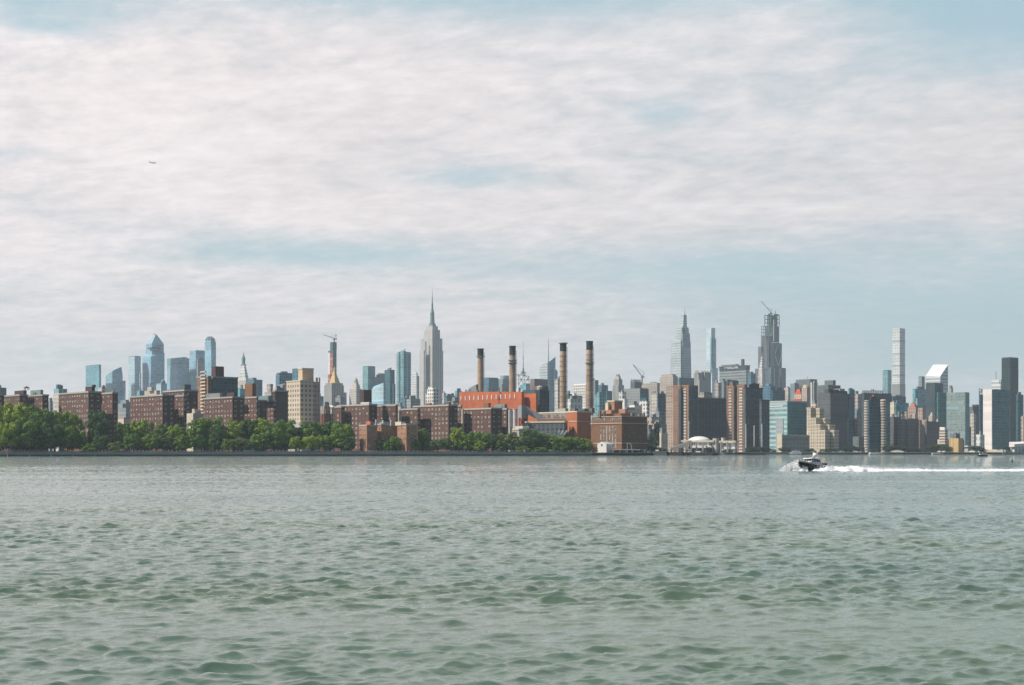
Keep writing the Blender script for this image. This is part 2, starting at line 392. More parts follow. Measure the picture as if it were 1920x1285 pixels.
fac('greyband', (.30, .31, .30), (.12, .14, .15), 4.0, 7.5, 1.0, .5, .2); fac('ovstripe', (.50, .53, .53), (.30, .35, .37), 4, 7, 1.0, .42, .2, .3); fac('ovside', (.30, .36, .38), (.22, .29, .32), 5, 8, .8, .5, .25, .25)
fac('slabstripe', (.095, .115, .125), (.045, .055, .06), 4.4, 3.4, .5, .75, .5); fac('piers', (.46, .44, .40), (.10, .10, .10), 4.2, 60, .5, 1.0, .2)
fac('wbrick', (.30, .165, .11), (.10, .07, .06), 3.2, 3.1, .45, .5, .4); fac('wbrickshade', (.08, .10, .11), (.085, .11, .12), 3.4, 3.3, .42, .5, 1.0); fac('tealgrid', (.07, .13, .14), (.03, .08, .09), 3.6, 3.2, .55, .55, .7)  # the dark waterside brick has the river side's shade put into its colour
fac('wpale', (.46, .36, .29), (.22, .17, .15), 3.6, 3.4, .5, .55, .3); fac('balcony', (.60, .52, .44), (.16, .12, .10), 30, 3.3, 1.0, .45, .3); fac('tealband', (.40, .50, .49), (.17, .29, .30), 6, 5.6, 1.0, .52, .2, .25)
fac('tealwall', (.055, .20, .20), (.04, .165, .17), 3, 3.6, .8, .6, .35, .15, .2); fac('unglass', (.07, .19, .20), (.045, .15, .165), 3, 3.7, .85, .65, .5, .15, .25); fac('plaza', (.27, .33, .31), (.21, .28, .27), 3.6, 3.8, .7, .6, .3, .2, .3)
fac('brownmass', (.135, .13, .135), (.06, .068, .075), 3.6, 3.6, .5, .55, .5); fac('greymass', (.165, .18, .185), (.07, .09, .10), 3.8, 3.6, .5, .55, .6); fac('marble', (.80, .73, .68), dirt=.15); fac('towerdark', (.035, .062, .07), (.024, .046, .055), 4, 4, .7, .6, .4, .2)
fac('supertall', (.165, .165, .175), (.085, .10, .115), 5, 9, .55, .85, .4, .3); fac('supertallblue', (.085, .135, .15), (.065, .12, .14), 5, 8, .6, .7, .5, .2); fac('redpanel', (.36, .12, .09), (.44, .22, .18), 9, 12, 1.0, .35, .3, .5); fac('ribbrown', (.24, .17, .16), (.14, .10, .10), 4, 60, .45, 1.0, .2)
fac('yellowgrid', (.52, .36, .17), (.40, .26, .12), 4, 30, .4, 1, .2); fac('chrys', (.66, .60, .55), (.30, .26, .24), 4.5, 40, .4, 1, .2); fac('darkgreen', (.06, .15, .14), (.03, .08, .08), 4, 5, .5, .5, .6); fac('sloped', (.84, .80, .79), dirt=.1)
fac('cheek', (.34, .36, .36), (.28, .31, .31), 60, 5, 1, .5, .1); fac('drum', (.40, .44, .44)); fac('rooftank', (.16, .14, .12))
fac('winframe', (.52, .49, .46)); fac('winglass', (.20, .22, .25), rough=.2); fac('winwarm', (.30, .26, .22)); fac('winblind', (.50, .50, .47)); fac('windark', (.05, .06, .07), rough=.2)
plain('asphalt', (.06, .06, .06)); plain('trunkbark', (.05, .042, .034)); plain('fender', (.020, .026, .032), .8, 0, .5, .12); plain('caprail', (.34, .34, .31), .8, 0, .4, .15); plain('boatwhite', (.80, .78, .76), .35, 0, .05); plain('boatdark', (.016, .024, .026), .4, 0, .1)
plain('boatglass', (.02, .03, .035), .1, 0, 0); plain('rail', (.42, .42, .40)); foam_material(); plain('boatgrey', (.30, .31, .30), .5); plain('collar', (.46, .46, .45), .5); plain('orange', (.60, .16, .05), .5); plain('carsilver', (.50, .51, .52), .3); plain('cardark', (.03, .035, .04), .3); plain('tyre', (.02, .02, .02), .9); plain('planewhite', (.28, .28, .30), .5)

# ------------------------------------------------------------------ land
SHORE = [(-2600, 880), (-400, 925), (0, 962), (600, 1025), (1110, 1092), (1345, 1128), (1350, 1490), (1500, 1545), (1920, 1590), (2400, 1620), (4600, 1640)]
SP = [(X(p, D), D) for p, D in SHORE]
def make_land():
    m, nt, out = new_mat('city_ground'); geo = nt.nodes.new('ShaderNodeNewGeometry'); pos = V(nt, geo.outputs['Position'])
    c = mixc(nt, noise(nt, pos, .03, 5, .6).smooth(.42, .58), (.075, .085, .055, 1), (.16, .155, .145, 1))
    nt.links.new(bsdf(nt, c, .9).outputs[0], out.inputs[0])
    mb = MB(); f = SP + [(7500, 9000), (-7500, 9000)]
    mb.prism([(x, y + .5) for x, y in f], -2, GZ); o = mb.build('ground', m); tag(o, kind='structure', label='flat city ground behind the quay')
make_land()
def quay(i0, i1, name, label, fh, cap, fm='fender', par=False):
    root = empty(name, (SP[i0][0], SP[i0][1], 0), label, 'seawall')
    f, c = MB(), MB()
    for i in range(i0, i1):
        a, b = Vector(SP[i]), Vector(SP[i + 1]); t = (b - a).normalized(); nrm = Vector((t.y, -t.x))
        q = lambda p, k: tuple(p + nrm * k)
        f.prism([q(a, .5), q(b, .5), q(b, -.6), q(a, -.6)], -1.5, fh); c.prism([q(a, .7), q(b, .7), q(b, -1.2), q(a, -1.2)], fh + .003, cap)
    f.build('fender_face', fm, root, root.location); c.build('coping', 'caprail', root, root.location)
    if par:
        w = MB()
        for i in range(i0, i1):
            a, b = Vector(SP[i]), Vector(SP[i + 1]); t = (b - a).normalized(); nrm = Vector((-t.y, t.x))
            w.prism([tuple(a + nrm * 3.0), tuple(b + nrm * 3.0), tuple(b + nrm * 3.4), tuple(a + nrm * 3.4)], GZ - .2, GZ + .85)
        w.build('parapet', 'parapetstone', root, root.location)
    return root
plain('parapetstone', (.36, .35, .31), .85, 0, .5, .25)
SW = quay(0, 2, 'seawall', 'dark timber seawall with concrete cap under the leftmost park trees', 1.45, 2.42, par=True)
plain('fendergrey', (.085, .09, .085), .8, 0, .5, .12)
quay(2, 4, 'seawall', 'long grey seawall below the park from the brick estate to the power station', 1.0, 2.45, 'fendergrey', True)
for px in range(14, 320, 41):
    D = float(np.interp(px, [0, 600], [962, 1025])) - 1.0; mb = MB(); mb.box(X(px, D) - .28, X(px, D) + .28, D - .35, D + .3, -.6, 2.2); mb.build('fender_pile', 'parapetstone', SW, SW.location)
quay(4, 5, 'seawall', 'dark bulkhead in front of the brown brick power house and scrap dock', 1.7, 2.2)
quay(6, 9, 'seawall', 'low dark bulkhead along the far right waterfront', 1.3, 2.2)
fac('wbrickplain', (.38, .19, .11), dirt=.35); fac('brickorange3', (.44, .14, .06), dirt=.3); fac('tanplain', (.58, .44, .29), dirt=.2); fac('stack', (.44, .30, .205), dirt=.85); fac('smokecap', (.022, .034, .034)); fac('steelband', (.26, .22, .19)); fac('concretedark', (.30, .30, .29)); fac('conveyor', (.42, .39, .35), dirt=.3); fac('ledge', (.52, .42, .34))
fac('copperdark', (.16, .25, .25), (.10, .17, .18), 5, 60, .4, 1, .2); fac('mastlight', (.34, .46, .44)); fac('sign', (.85, .86, .86)); fac('towerdark2', (.05, .075, .085), (.03, .05, .06), 4, 4, .6, .55, .5); fac('chrome', (.62, .60, .58), (.32, .31, .31), 3, 7, 1, .4, .2, .3)
fac('stripes', (.52, .49, .46), (.07, .075, .08), 5.5, 60, .5, 1, .1); fac('creamgrid2', (.56, .47, .36), (.16, .13, .11), 3.6, 3.8, .42, .5, .4); fac('pencil', (.74, .72, .66), (.36, .40, .40), 6.4, 9, .62, .62, .3, .3, .1); fac('redbrown', (.40, .15, .10)); fac('whiteband', (.66, .66, .65), (.36, .39, .40), 30, 8, 1, .45, .1, .3, .1)
# ------------------------------------------------------------------ brick housing blocks with windows as parts
WIN = None
def window_mesh():
    mb = MB(); mb.box(-.5, .5, -.16, .06, -.5, .5, 0); mb.box(-.40, .40, -.17, -.14, .03, .42, 1); mb.box(-.40, .40, -.17, -.14, -.42, -.03, 1)
    return mb
def window_variants(name, mats, root):
    a = window_mesh(); v = [(a, mats)]
    c = MB(); c.box(-.5, .5, -.13, .06, -.5, .5, 0); c.box(-.42, .42, -.15, -.12, -.1, .44, 1); c.box(-.30, .30, -.45, -.12, -.42, -.08, 2); v.append((c, [mats[0], 'windark', 'steel']))
    d = MB(); d.box(-.5, .5, -.13, .06, -.5, .5, 0); d.box(-.42, .42, -.15, -.12, .0, .44, 1); d.box(-.42, .42, -.15, -.12, -.44, -.04, 2); v.append((d, ['winwarm' if mats[0] == 'winframe' else mats[0], 'winblind' if mats[0] == 'winframe' else mats[1], 'windark']))
    e = MB(); e.box(-.5, .5, -.12, .06, -.5, .5, 0); e.box(-.42, .42, -.14, -.11, -.44, .44, 1); v.append((e, ['winwarm' if mats[0] == 'winframe' else mats[0], 'windark']))
    out = []
    for mb, ms in v:
        o = mb.build(name, list(ms), root); out.append(o.data); bpy.data.objects.remove(o)
    return out
def windows(b, faces, floors, skip=0, w=1.75, h=1.8, pitch=4.3, limit=100, zlow=None, mats=('winframe', 'winglass'), name='window'):
    """faces: list of (P, Q, ztop): wall runs from P to Q, seen from the river. The highest rows are parts, the rest one part."""
    spots = []
    for P, Q, zt in faces:
        P, Q = Vector(P), Vector(Q); L = (Q - P).length; n = max(1, int(L / pitch)); t = (Q - P).normalized()
        for k in range(floors):
            for i in range(n):
                spots.append((k, P + t * (L * (i + .5) / n), zt - 2.6 - k * 3.7, math.atan2(t.y, t.x)))
    spots.sort(key=lambda q: q[0])
    if b.z is not None: spots = [q for q in spots if q[2] > (zlow or b.z + 3)]
    base = window_mesh()
    me = None
    for k, p, z, a in spots[:limit]:
        if me is None: me = window_variants(name, mats, b.o)
        o = bpy.data.objects.new(name, b.rng.choice(me)); COL.objects.link(o); o.parent = b.o
        o.location = (p.x - b.org[0], p.y - b.org[1], z - b.org[2]); o.rotation_euler = (0, 0, a); o.scale = (w, 1, h)
    rest = spots[limit:]
    if rest:
        mb = MB()
        for k, p, z, a in rest:
            ca, sa = math.cos(a), math.sin(a)
            for f, mi in zip(base.f, base.mi):
                mb.face([(p.x + base.v[i][0] * w * ca - base.v[i][1] * sa, p.y + base.v[i][0] * w * sa + base.v[i][1] * ca, z + base.v[i][2] * h) for i in f], None, mi)
        o = mb.build(name, list(mats), b.o, b.org); o['kind'] = 'stuff'
def brick(name, label, px, D, wings, mat='brick', floors=10, cop='coping', group='brick housing blocks behind the park', win=True, pitch=4.3):
    b = B(name, label, 'housing block', px, D, group); fs = []
    for (xl, xc, xr, yt, dD) in wings:
        b.bx('wing', xl, xc, xr, yt, mat, dD=dD, roof='roofgrey', cop=cop); C, Rr, Bk, L = b.last
        fs += [(L, C, b.top), (C, Rr, b.top)]
    if win: windows(b, fs, floors, pitch=pitch)
    b.rp('rooftank', 2, (1.2, 3), lo=.08, hi=.25)
    return b
b = brick('brick_block', 'leftmost brown brick block, with a conical tank and pale green box on top', 45, 1085,
          [(-45, -8, 8, 741, 0), (-5, 37, 52, 742, 22), (47, 80, 91, 742, 30)])
b.bx('plant_room', 27, 44, 50, 732, 'brickdark', yb=742, dD=40); b.tank(50, 724, D=1110, w=2.2); b.bx('plant_box', 57, 76, 81, 731, 'roofteal', yb=743, dD=45)
b = brick('brick_block', 'second brown brick block from the left, with a small water tank on top', 165, 1075,
          [(111, 139, 146, 738, 26), (134, 166, 190, 736, 0), (182, 211, 221, 738, 24)], 'brickb')
b.bx('plant_room', 160, 172, 178, 725, 'brickdark', yb=737, dD=36); b.tank(176, 722, D=1118, w=1.6)
b = brick('brick_block', 'brown brick block between the pointed glass tower and the tall balcony block', 297, 1090,
          [(244, 305, 327, 742, 0), (318, 345, 350, 743, 24)])
b.bx('plant_room', 271, 293, 300, 732, 'stone', yb=742, dD=26); b.bx('plant_room', 276, 284, 288, 726, 'concrete', yb=733, dD=28)
b = brick('brick_block', 'dark brick block with one small roof box behind the block below the blue glass towers', 335, 1180, [(306, 346, 371, 733, 0)], 'brickdark', 11)
b.bx('plant_room', 338, 346, 358, 721, 'steeldark', yb=733, dD=26)
b = brick('brick_block', 'wide brown brick block with a long grey roof box below the white church like tower', 430, 1095,
          [(381, 436, 458, 746, 0), (448, 481, 484, 746, 24)])
b.bx('plant_room', 386, 412, 417, 737, 'roofgrey', yb=746, dD=24); b.bx('plant_room', 425, 439, 444, 736, 'brickdark', yb=746, dD=30); b.bx('chimney_block', 459, 473, 480, 719, 'brickbrown', yb=747, dD=34)
b = brick('brick_block', 'narrow dark brick block with a grey green roof plant left of the brown grid block', 500, 1140, [(470, 480, 500, 752, 0), (490, 513, 517, 753, 22)])
b.bx('plant_room', 481, 503, 511, 742, 'roofteal', yb=753, dD=20)
b = brick('brick_block', 'brown brick block with a square brick tower on its roof, behind the low orange building', 692, 1100,
          [(628, 640, 646, 764, 16), (632, 692, 707, 760, 0), (698, 742, 746, 761, 24)], pitch=4.6)
b.bx('chimney_block', 675, 682, 697, 731, 'brickdark', yb=760, dD=26); b.bx('plant_room', 676, 692, 697, 754, 'roofpale', yb=760, dD=18); b.bx('plant_room', 710, 736, 741, 757, 'roofteal', yb=762, dD=40)
b = brick('brick_block', 'widest brown brick block, straight below the tall spired skyscraper', 810, 1105,
          [(753, 783, 788, 768, 14), (775, 841, 858, 761, 0), (848, 864, 866, 762, 22)], 'brickb', pitch=4.4)
for (x0, x1, x2, y) in ((798, 806, 810, 756), (822, 832, 836, 757), (838, 842, 846, 754)): b.bx('plant_room', x0, x1, x2, y, 'brickbrown', yb=762, dD=26)
b = brick('brick_block', 'brown brick block with a white stair edge in front of the long orange power house', 905, 1110,
          [(867, 921, 941, 767, 0), (930, 950, 953, 768, 22)], pitch=4.2)
b.bx('stair_edge', 864, 867, 870, 767, 'cream', dD=16); b.bx('plant_room', 906, 916, 920, 756, 'brickbrown', yb=767, dD=24); b.bx('plant_room', 927, 946, 951, 758, 'roofgrey', yb=768, dD=40)

b = B('balcony_block', 'tall brick apartment block with white balconies on its left end and a dark roof box', 'apartment block', 405, 1230)
b.bx('end_wall', 369, 390, 396, 707, 'wbrick', cop='coping'); f0 = b.last; b.bx('main_slab', 392, 399, 446, 708, 'tealgrid', dD=6, cop='coping'); b.bx('roof_house', 397, 404, 420, 687, 'brickdark', yb=708, dD=16)
C, Rr, Bk, L = [Vector(p) for p in f0]
for k in range(16):
    mb = MB(); p = L.lerp(C, .42); q = L.lerp(C, .86); n = Vector((-.763, -.647)); z = b.top - 6 - k * 2.95
    mb.prism([tuple(p + n * .05), tuple(p + n * 1.3), tuple(q + n * 1.3), tuple(q + n * .05)], z, z + 1.2); b.add(mb, 'balcony', 'cream')

b = B('low_brick_house', 'low sunlit orange brick building in three bays at the end of the left park trees', 'apartment block', 715, 1045)
fs = []
for (xl, xc, xr, yt, dD) in ((674, 688, 707, 799, 0), (703, 715, 748, 797, 10), (745, 762, 782, 797, 4)):
    b.bx('bay', xl, xc, xr, yt, 'wbrickplain', dD=dD, roof='roofgrey', cop='coping'); C, Rr, Bk, L = b.last; fs += [(L, C, b.top), (C, Rr, b.top)]
windows(b, fs, 8, w=1.2, h=1.4, pitch=3.0)
b.bx('chimney', 686, 694, 697, 790, 'brickorange', yb=799, dD=8); b.bx('roof_plant', 712, 720, 738, 791, 'roofteal', yb=798, dD=16); b.bx('roof_plant', 741, 752, 760, 791, 'cream', yb=798, dD=8)
for x, h in ((705, 788), (718, 789), (733, 789)): b.lathe('vent', x, [(799, 1.6), (h, 1.6), (h - 1, .2)], 'roofpale', 14, 8)

b = B('brown_grid_block', 'brown block with a dense dark window grid left of the tall tan tower', 'apartment block', 525, 1230)
b.bx('body', 512, 516, 540, 734, 'brickgrid', cop='coping'); b.rp('roofgrey', 2)
b = B('tan_tower', 'tall tan apartment tower with square windows and a tan penthouse', 'tower', 563, 1330)
b.bx('body', 537, 563, 588, 715, 'creamgrid', roof='roofgrey', cop='cream'); f = b.last
b.bx('penthouse', 559, 567, 588, 692, 'tanplain', yb=715, dD=14, cop='cream'); b.bx('rear_wing', 583, 588, 598, 716, 'pinkbeige', dD=14); b.bx('podium', 536, 565, 600, 791, 'concrete', dD=-22)
b.bx('pinnacle', 592, 594, 596, 708, 'stone', yb=717, dD=26); b.bx('pinnacle', 597, 598, 600.5, 708, 'stone', dD=34)

# ------------------------------------------------------------------ power station
b = B('power_house', 'long bright orange brick power house with thin white pilasters', 'power station', 920, 1330)
b.bx('boiler_hall', 861, 978, 983, 735, 'brickorange', ct=[735, 735, 735, 735], roof='roofdark'); f = b.last
C, Rr, Bk, L = [Vector(p) for p in f]; zt = Z(738, 1330)
for k in range(13):
    p = L.lerp(C, .035 + k * .072); n = (C - L).normalized(); o = Vector((n.y, -n.x)); mb = MB()
    mb.prism([tuple(p - n * .5), tuple(p - n * .5 + o * .5), tuple(p + n * .5 + o * .5), tuple(p + n * .5)], Z(746.5, 1330), zt); b.add(mb, 'pilaster', 'white')
b.bx('turbine_hall', 979, 1005, 1008, 738, 'brickorange', dD=-4, roof='roofdark'); b.bx('upper_plant', 980, 1003, 1009, 731, 'steeldark', dD=16); b.bx('side_block', 1003, 1012, 1030, 731, 'towerdark', dD=8)
b.bx('plant_room', 998, 1010, 1028, 724, 'rooftank', yb=732, dD=30)
b.lathe('roof_drum', 1012, [(731, 5.5), (725.5, 5.5), (723.5, 1)], 'concrete', 16)
for x, w, y in ((872, 3, 731), (880, 2, 729), (893, 5, 731), (921, 4, 731), (934, 3, 727), (941, 2, 721), (948, 3, 727), (972, 4, 727), (915, 2, 728)): b.bx('roof_vent', x, x + w * .6, x + w, y, 'rooftank', yb=735, dD=22)
b.bx('sloped_house', 876, 893, 897, 722, 'roofgrey', ct=[721, 721, 727, 733], yb=735, dD=78)
def stack(px, r, ycap, ycapb, ybot, D, label, rings, banded, ladder=True):
    b = B('smokestack', label, 'smokestack', px, D, 'power station smokestacks'); dark = 'smokecap'
    b.lathe('shaft', px, [(ybot + 12, r * 1.12), (ybot, r * 1.08), (ycapb, r)], 'stack', n=24)
    b.lathe('cap', px, [(ycapb + .1, r * 1.02), (ycap + 1.5, r * 1.02), (ycap + 1.4, r * 1.12), (ycap, r * 1.12), (ycap, r * .8)], 'smokecap', n=24)
    for y in rings: b.lathe('platform', px, [(y + 1, r * 1.05), (y + .2, r * 1.45), (y - 1.0, r * 1.45), (y - 1.0, r * 1.05)], 'steel', n=20, smooth=False)
    if banded:
        y = ycapb + 9
        while y < ybot - 4:
            b.lathe('band', px, [(y + .5, r * 1.08), (y + .5, r * 1.12), (y - .5, r * 1.12), (y - .5, r * 1.08)], 'steelband', n=20, smooth=False); y += 9.5
    if ladder: b.bars('ladder', [(px + r * 1.2, ycapb - 8, px + r * 1.22, ybot - 5)], 'steel', .45, dD=-3)
    return b
stack(901, 5.7, 654, 668, 735, 1440, 'leftmost smokestack, tan and sooty topped, standing on the orange power house', (669,), False)
stack(961, 6.0, 649, 666, 733, 1405, 'second smokestack from the left, tan with a black cap, on the orange power house', (681, 676), False)
stack(1056, 6.2, 643, 659, 769, 1330, 'third smokestack, banded and pale with a black cap, left one of the tall pair', (644,), True)
stack(1105.5, 6.2, 640, 656.5, 767, 1325, 'tallest smokestack with black cap and ring platform, nearest the brown power house', (681,), True)

b = B('lower_power_house', 'lower orange and dark power house with a white windowed gallery below two smokestacks', 'power station', 1050, 1240)
b.bx('gallery_block', 1010, 1064, 1080, 774, 'brickbrown', dD=14, roof='roofpale', cop='cream'); C, Rr, Bk, L = b.last
windows(b, [(L, C, b.top - .2)], 1, w=1.3, h=4.2, pitch=1.9, mats=('cream', 'winglass'))
b.bx('orange_block', 1062, 1082, 1108, 773, 'brickorange3', ang=38, roof='roofdark', cop='cream'); f = b.last; C, Rr, Bk, L = f
mb = MB(); mb.prism(grow(f, .3), Z(790.8, 1240), Z(789.4, 1240)); b.add(mb, 'string_course', 'cream')
for t0, t1 in ((.28, .42), (.52, .66)):
    p, q = Vector(L).lerp(Vector(C), t0), Vector(L).lerp(Vector(C), t1); n = (q - p).normalized(); o = Vector((n.y, -n.x)) * .12; mb = MB()
    mb.prism([tuple(p), tuple(p + o), tuple(q + o), tuple(q)], Z(816, 1240), Z(800, 1240)); b.add(mb, 'tall_window', 'brickdark')
mb = MB(); P0, P1 = Vector(C), Vector(Rr)
b.bx('lower_hall', 985, 1058, 1064, 793, 'slabstripe', dD=-3, ang=60, roof='roofdark'); f = b.last
mb = MB(); mb.prism(grow(f, .6), Z(792.5, 1237), Z(789.5, 1237)); b.add(mb, 'eaves', 'cream')
b.bx('orange_wall', 990, 1009, 1013, 778, 'brickorange', dD=22)
for i, x in enumerate((1030, 1037, 1044, 1051, 1058)):
    b.bars('vent_stack', [(x, 815, x + 5, 807)], 'white', 1.0, dD=-12)
b.bx('roof_tank', 1068, 1078, 1084, 766, 'rooftank', yb=774, dD=30); b.bx('roof_tank', 1086, 1096, 1104, 767, 'steeldark', yb=773, dD=26)
b.bx('stack_base', 1046, 1060, 1066, 766, 'concrete', yb=775, dD=70); b.bx('stack_base', 1097, 1110, 1115, 765, 'rooftank', yb=775, dD=66)
b = B('coal_conveyor', 'grey enclosed conveyor sloping down from a tall box head to the lower power house', 'conveyor', 980, 1215)
b.bx('head_house', 971, 978, 986, 760, 'concretedark', yb=784); mb = MB()
p, q = Vector((X(984, 1215), 1222, Z(767, 1215))), Vector((X(1017, 1215), 1222, Z(785, 1215))); mb.bar(p, q, 5.2); b.add(mb, 'enclosed_belt', 'conveyor')
b.bars('trestle', [(974, 784, 974, 830), (983, 784, 983, 830), (974, 800, 983, 784), (974, 784, 983, 800), (974, 815, 983, 800)], 'steeldark', .8, dD=6)
for x in (955.5, 965.5):
    b = B('silo', 'white cylindrical silo, %s of the two beside the conveyor head' % ('left' if x < 960 else 'right'), 'silo', x, 1250, 'white silos beside the conveyor')
    b.lathe('drum', x, [(840, 4.8), (767.5, 4.8), (767, 4.3)], 'white', n=20); b.lathe('rim', x, [(768.5, 5.0), (767.2, 5.0), (767.2, 4.5)], 'concrete', n=20)
b = B('pump_house', 'low pale concrete pump house among the bushes below the conveyor', 'industrial building', 985, 1160)
b.bx('body', 958, 985, 1008, 806, 'concrete', cop='cream'); b.bx('upper_room', 966, 980, 992, 799, 'roofpale', yb=806, dD=8); b.bx('loading_bay', 946, 956, 960, 801, 'concrete', dD=6)

b = B('brown_power_house', 'heavy brown brick power house with pale ledges and a square tower on top', 'power station', 1166, 1170)
b.bx('hall', 1108, 1166, 1214, 794, 'brickbrown', ang=38); f0 = b.last; C, Rr, Bk, L = f0
windows(b, [(Vector(L).lerp(Vector(C), .28), Vector(L).lerp(Vector(C), .85), b.top - 1)], 5, w=1.4, h=3.4, pitch=3.4, mats=('cream', 'winglass'), limit=40)
windows(b, [(C, Rr, b.top - 1)], 8, w=1.1, h=1.4, pitch=3.0, mats=('brickbrown', 'winglass'), limit=60)
b.bx('upper_hall', 1109, 1166, 1213.5, 781, 'brickbrown', yb=793.5, dD=1, ang=38); f1 = b.last; C, Rr, Bk, L = f1
windows(b, [(L, C, b.top + .6)], 1, w=1.3, h=2.2, pitch=2.4, mats=('cream', 'winglass'))
for f, y in ((f0, 793.6), (f1, 780.6), (f0, 831)):
    mb = MB(); mb.prism(grow(f, .5), Z(y + .8, 1170), Z(y - .5, 1170)); b.add(mb, 'ledge', 'ledge')
b.bx('roof_hall', 1120, 1164, 1190, 775, 'brickbrown', yb=781, dD=18, ang=38); b.bx('roof_hall', 1124, 1146, 1152, 769, 'wbrickplain', yb=776, dD=24, ang=38); b.bx('roof_hall', 1160, 1172, 1178, 767, 'wbrickplain', yb=778, dD=22, ang=38)
b.bx('tower', 1139, 1152, 1167, 753, 'wbrickplain', yb=776, dD=32, ang=38, cop='cream'); b.bx('tower_stair', 1135, 1140, 1143, 755, 'cream', yb=776, dD=34, ang=38)
for x, y in ((1122, 770), (1130, 771), (1182, 774), (1196, 776), (1204, 775)): b.bx('roof_vent', x, x + 3, x + 6, y, 'rooftank', yb=782, dD=20)
b = B('gabled_shed', 'small white shed with a gabled end standing on the quay before the brown power house', 'shed', 1130, 1115)
f = foot(1120, 1137, 1148, 1115, 50); C, Rr, Bk, L = [Vector(p) for p in f]; z0, z1, zr = GZ, Z(833, 1115), Z(828.5, 1115); mb = MB()
m0, m1 = (C + L) / 2, (Rr + Bk) / 2
mb.face([(*L, z0), (*C, z0), (*C, z1), (*m0, zr), (*L, z1)]); mb.face([(*C, z0), (*Rr, z0), (*Rr, z1), (*C, z1)]); mb.face([(*Rr, z0), (*Bk, z0), (*Bk, z1), (*m1, zr), (*Rr, z1)]); mb.face([(*Bk, z0), (*L, z0), (*L, z1), (*Bk, z1)])
b.add(mb, 'wall', 'white'); mb = MB(); mb.face([(*C, z1), (*Rr, z1), (*m1, zr), (*m0, zr)]); mb.face([(*m0, zr), (*m1, zr), (*Bk, z1), (*L, z1)]); b.add(mb, 'roof', 'roofpale')
p = L.lerp(C, .42); q = L.lerp(C, .58); n = Vector((-.766, -.643)); mb = MB(); mb.prism([tuple(p), tuple(p + n * .1), tuple(q + n * .1), tuple(q)], z1 - 1.5, z1); b.add(mb, 'window', 'black')
# ------------------------------------------------------------------ far towers, left to right
GT = 'glass tower'
b = B('glass_tower', 'squat teal glass tower with a gently rounded plan, leftmost of the far glass towers', GT, 175, 4300)
b.taper('shaft', 160.5, 186, 190, 854, 684.5, .97, 'gl_teal', kx=.3); b.bx('crown', 162, 186, 189, 683.5, 'gl_deep', yb=684.6, dD=4)
b = B('glass_tower', 'faceted blue glass tower with a sharp peak right of the squat teal one', GT, 215, 4350)
b.bx('shaft', 198, 210.5, 230, 705, 'gl_blue', ct=[696, 703, 692, 705], roof='gl_teal'); f = b.last
C, Rr, Bk, L = f; mb = MB(); ap = (X(220, 4350) + 4, 4350 + 30, Z(687, 4350)); t = [Z(y, p[1]) for y, p in zip((696, 703, 692, 705), f)]
for i, j in ((0, 1), (1, 2), (2, 3), (3, 0)): mb.face([(*f[i], t[i]), (*f[j], t[j]), ap], [(0, 0), (30, 0), (15, 40)])
b.add(mb, 'peak', 'gl_teal'); b.bx('side_slab', 228, 231, 235.5, 714, 'gl_blue', dD=10)
b = B('glass_tower', 'slim pale glass slab with a flat top left of the tall pointed glass skyscraper', GT, 252, 4400)
b.bx('shaft', 240.5, 252.5, 264, 668.5, 'gl_pale', dep=30); b.bx('crown', 241.5, 252.5, 263, 667.5, 'gl_deep', yb=668.6, dD=6); b.bx('lower_wing', 261, 263, 265, 700, 'gl_blue', dD=-8)
b = B('glass_skyscraper', 'tallest blue glass skyscraper on the left, with a slanted point and an observation deck', 'skyscraper', 290, 4400)
b.bx('lower_shaft', 267, 283, 308.5, 668, 'gl_blue', ct=[668.5, 662, 660, 668]); b.taper('upper_shaft', 273, 285, 307.5, 670, 644, .97, 'gl_blue', kx=.5, dD=12); f = b.last; zt = b.top
mb = MB(); ap = (X(287.5, 4412) + 2, 4412 + 26, Z(625, 4412))
for i in range(4): mb.face([(*f[i], zt), (*f[(i + 1) % 4], zt), ap], [(0, 0), (40, 0), (20, 50)])
b.add(mb, 'point', 'gl_blue'); b.bx('observation_deck', 277, 284, 301, 651, 'gl_deep', yb=653.5, dD=2); b.bars('gantry', [(288, 626, 292, 629)], 'steel', 2)
b = B('glass_tower', 'broad pale blue glass block with a flat top right of the tall pointed skyscraper', GT, 333, 4450)
b.bx('shaft', 313, 331.5, 355, 671.5, 'gl_blue'); b.bx('crown_band', 313.5, 331.5, 354.5, 671, 'gl_teal', yb=684, dD=-1.5); b.rp('gl_deep', 1, (3, 5), 'roof_plant')
b = B('glass_tower', 'blue glass tower with a stepped side, tucked behind the slim rounded tower', GT, 370, 4500)
b.bx('shaft', 355.5, 367, 385, 657.5, 'gl_blue'); b.bx('crown', 358, 367, 383, 656.8, 'gl_pale', yb=658, dD=10); b.bx('lower_wing', 354, 357, 372, 697, 'gl_teal', dD=-40)
b = B('dark_tower', 'dark olive grid tower in front of the stepped blue glass tower', 'tower', 377, 4000); b.bx('shaft', 369, 371, 383.5, 673, 'greygrid'); b.rp('roofdark', 1)
b = B('glass_tower', 'slender blue glass tower with a rounded open crown above the brick balcony block', GT, 395, 4300)
b.bx('shaft', 384, 396, 405, 641, 'gl_blue', ct=[638, 641, 638, 641]); b.bx('upper_shaft', 385, 396, 403.5, 636, 'gl_teal', ct=[633.5, 637, 635, 636], yb=641, dD=3)
b.bars('crown_frame', [(386, 638, 388, 634), (388, 634, 392, 632), (392, 632, 397, 632), (397, 632, 401, 635), (401, 635, 403, 638), (391, 638, 393, 632), (396, 638, 397, 632)], 'gl_deep', 2.4, dD=-2)
b = B('clock_tower', 'white stone tower with a steep pyramid top, small green cupola and golden tip', 'tower', 456, 3600)
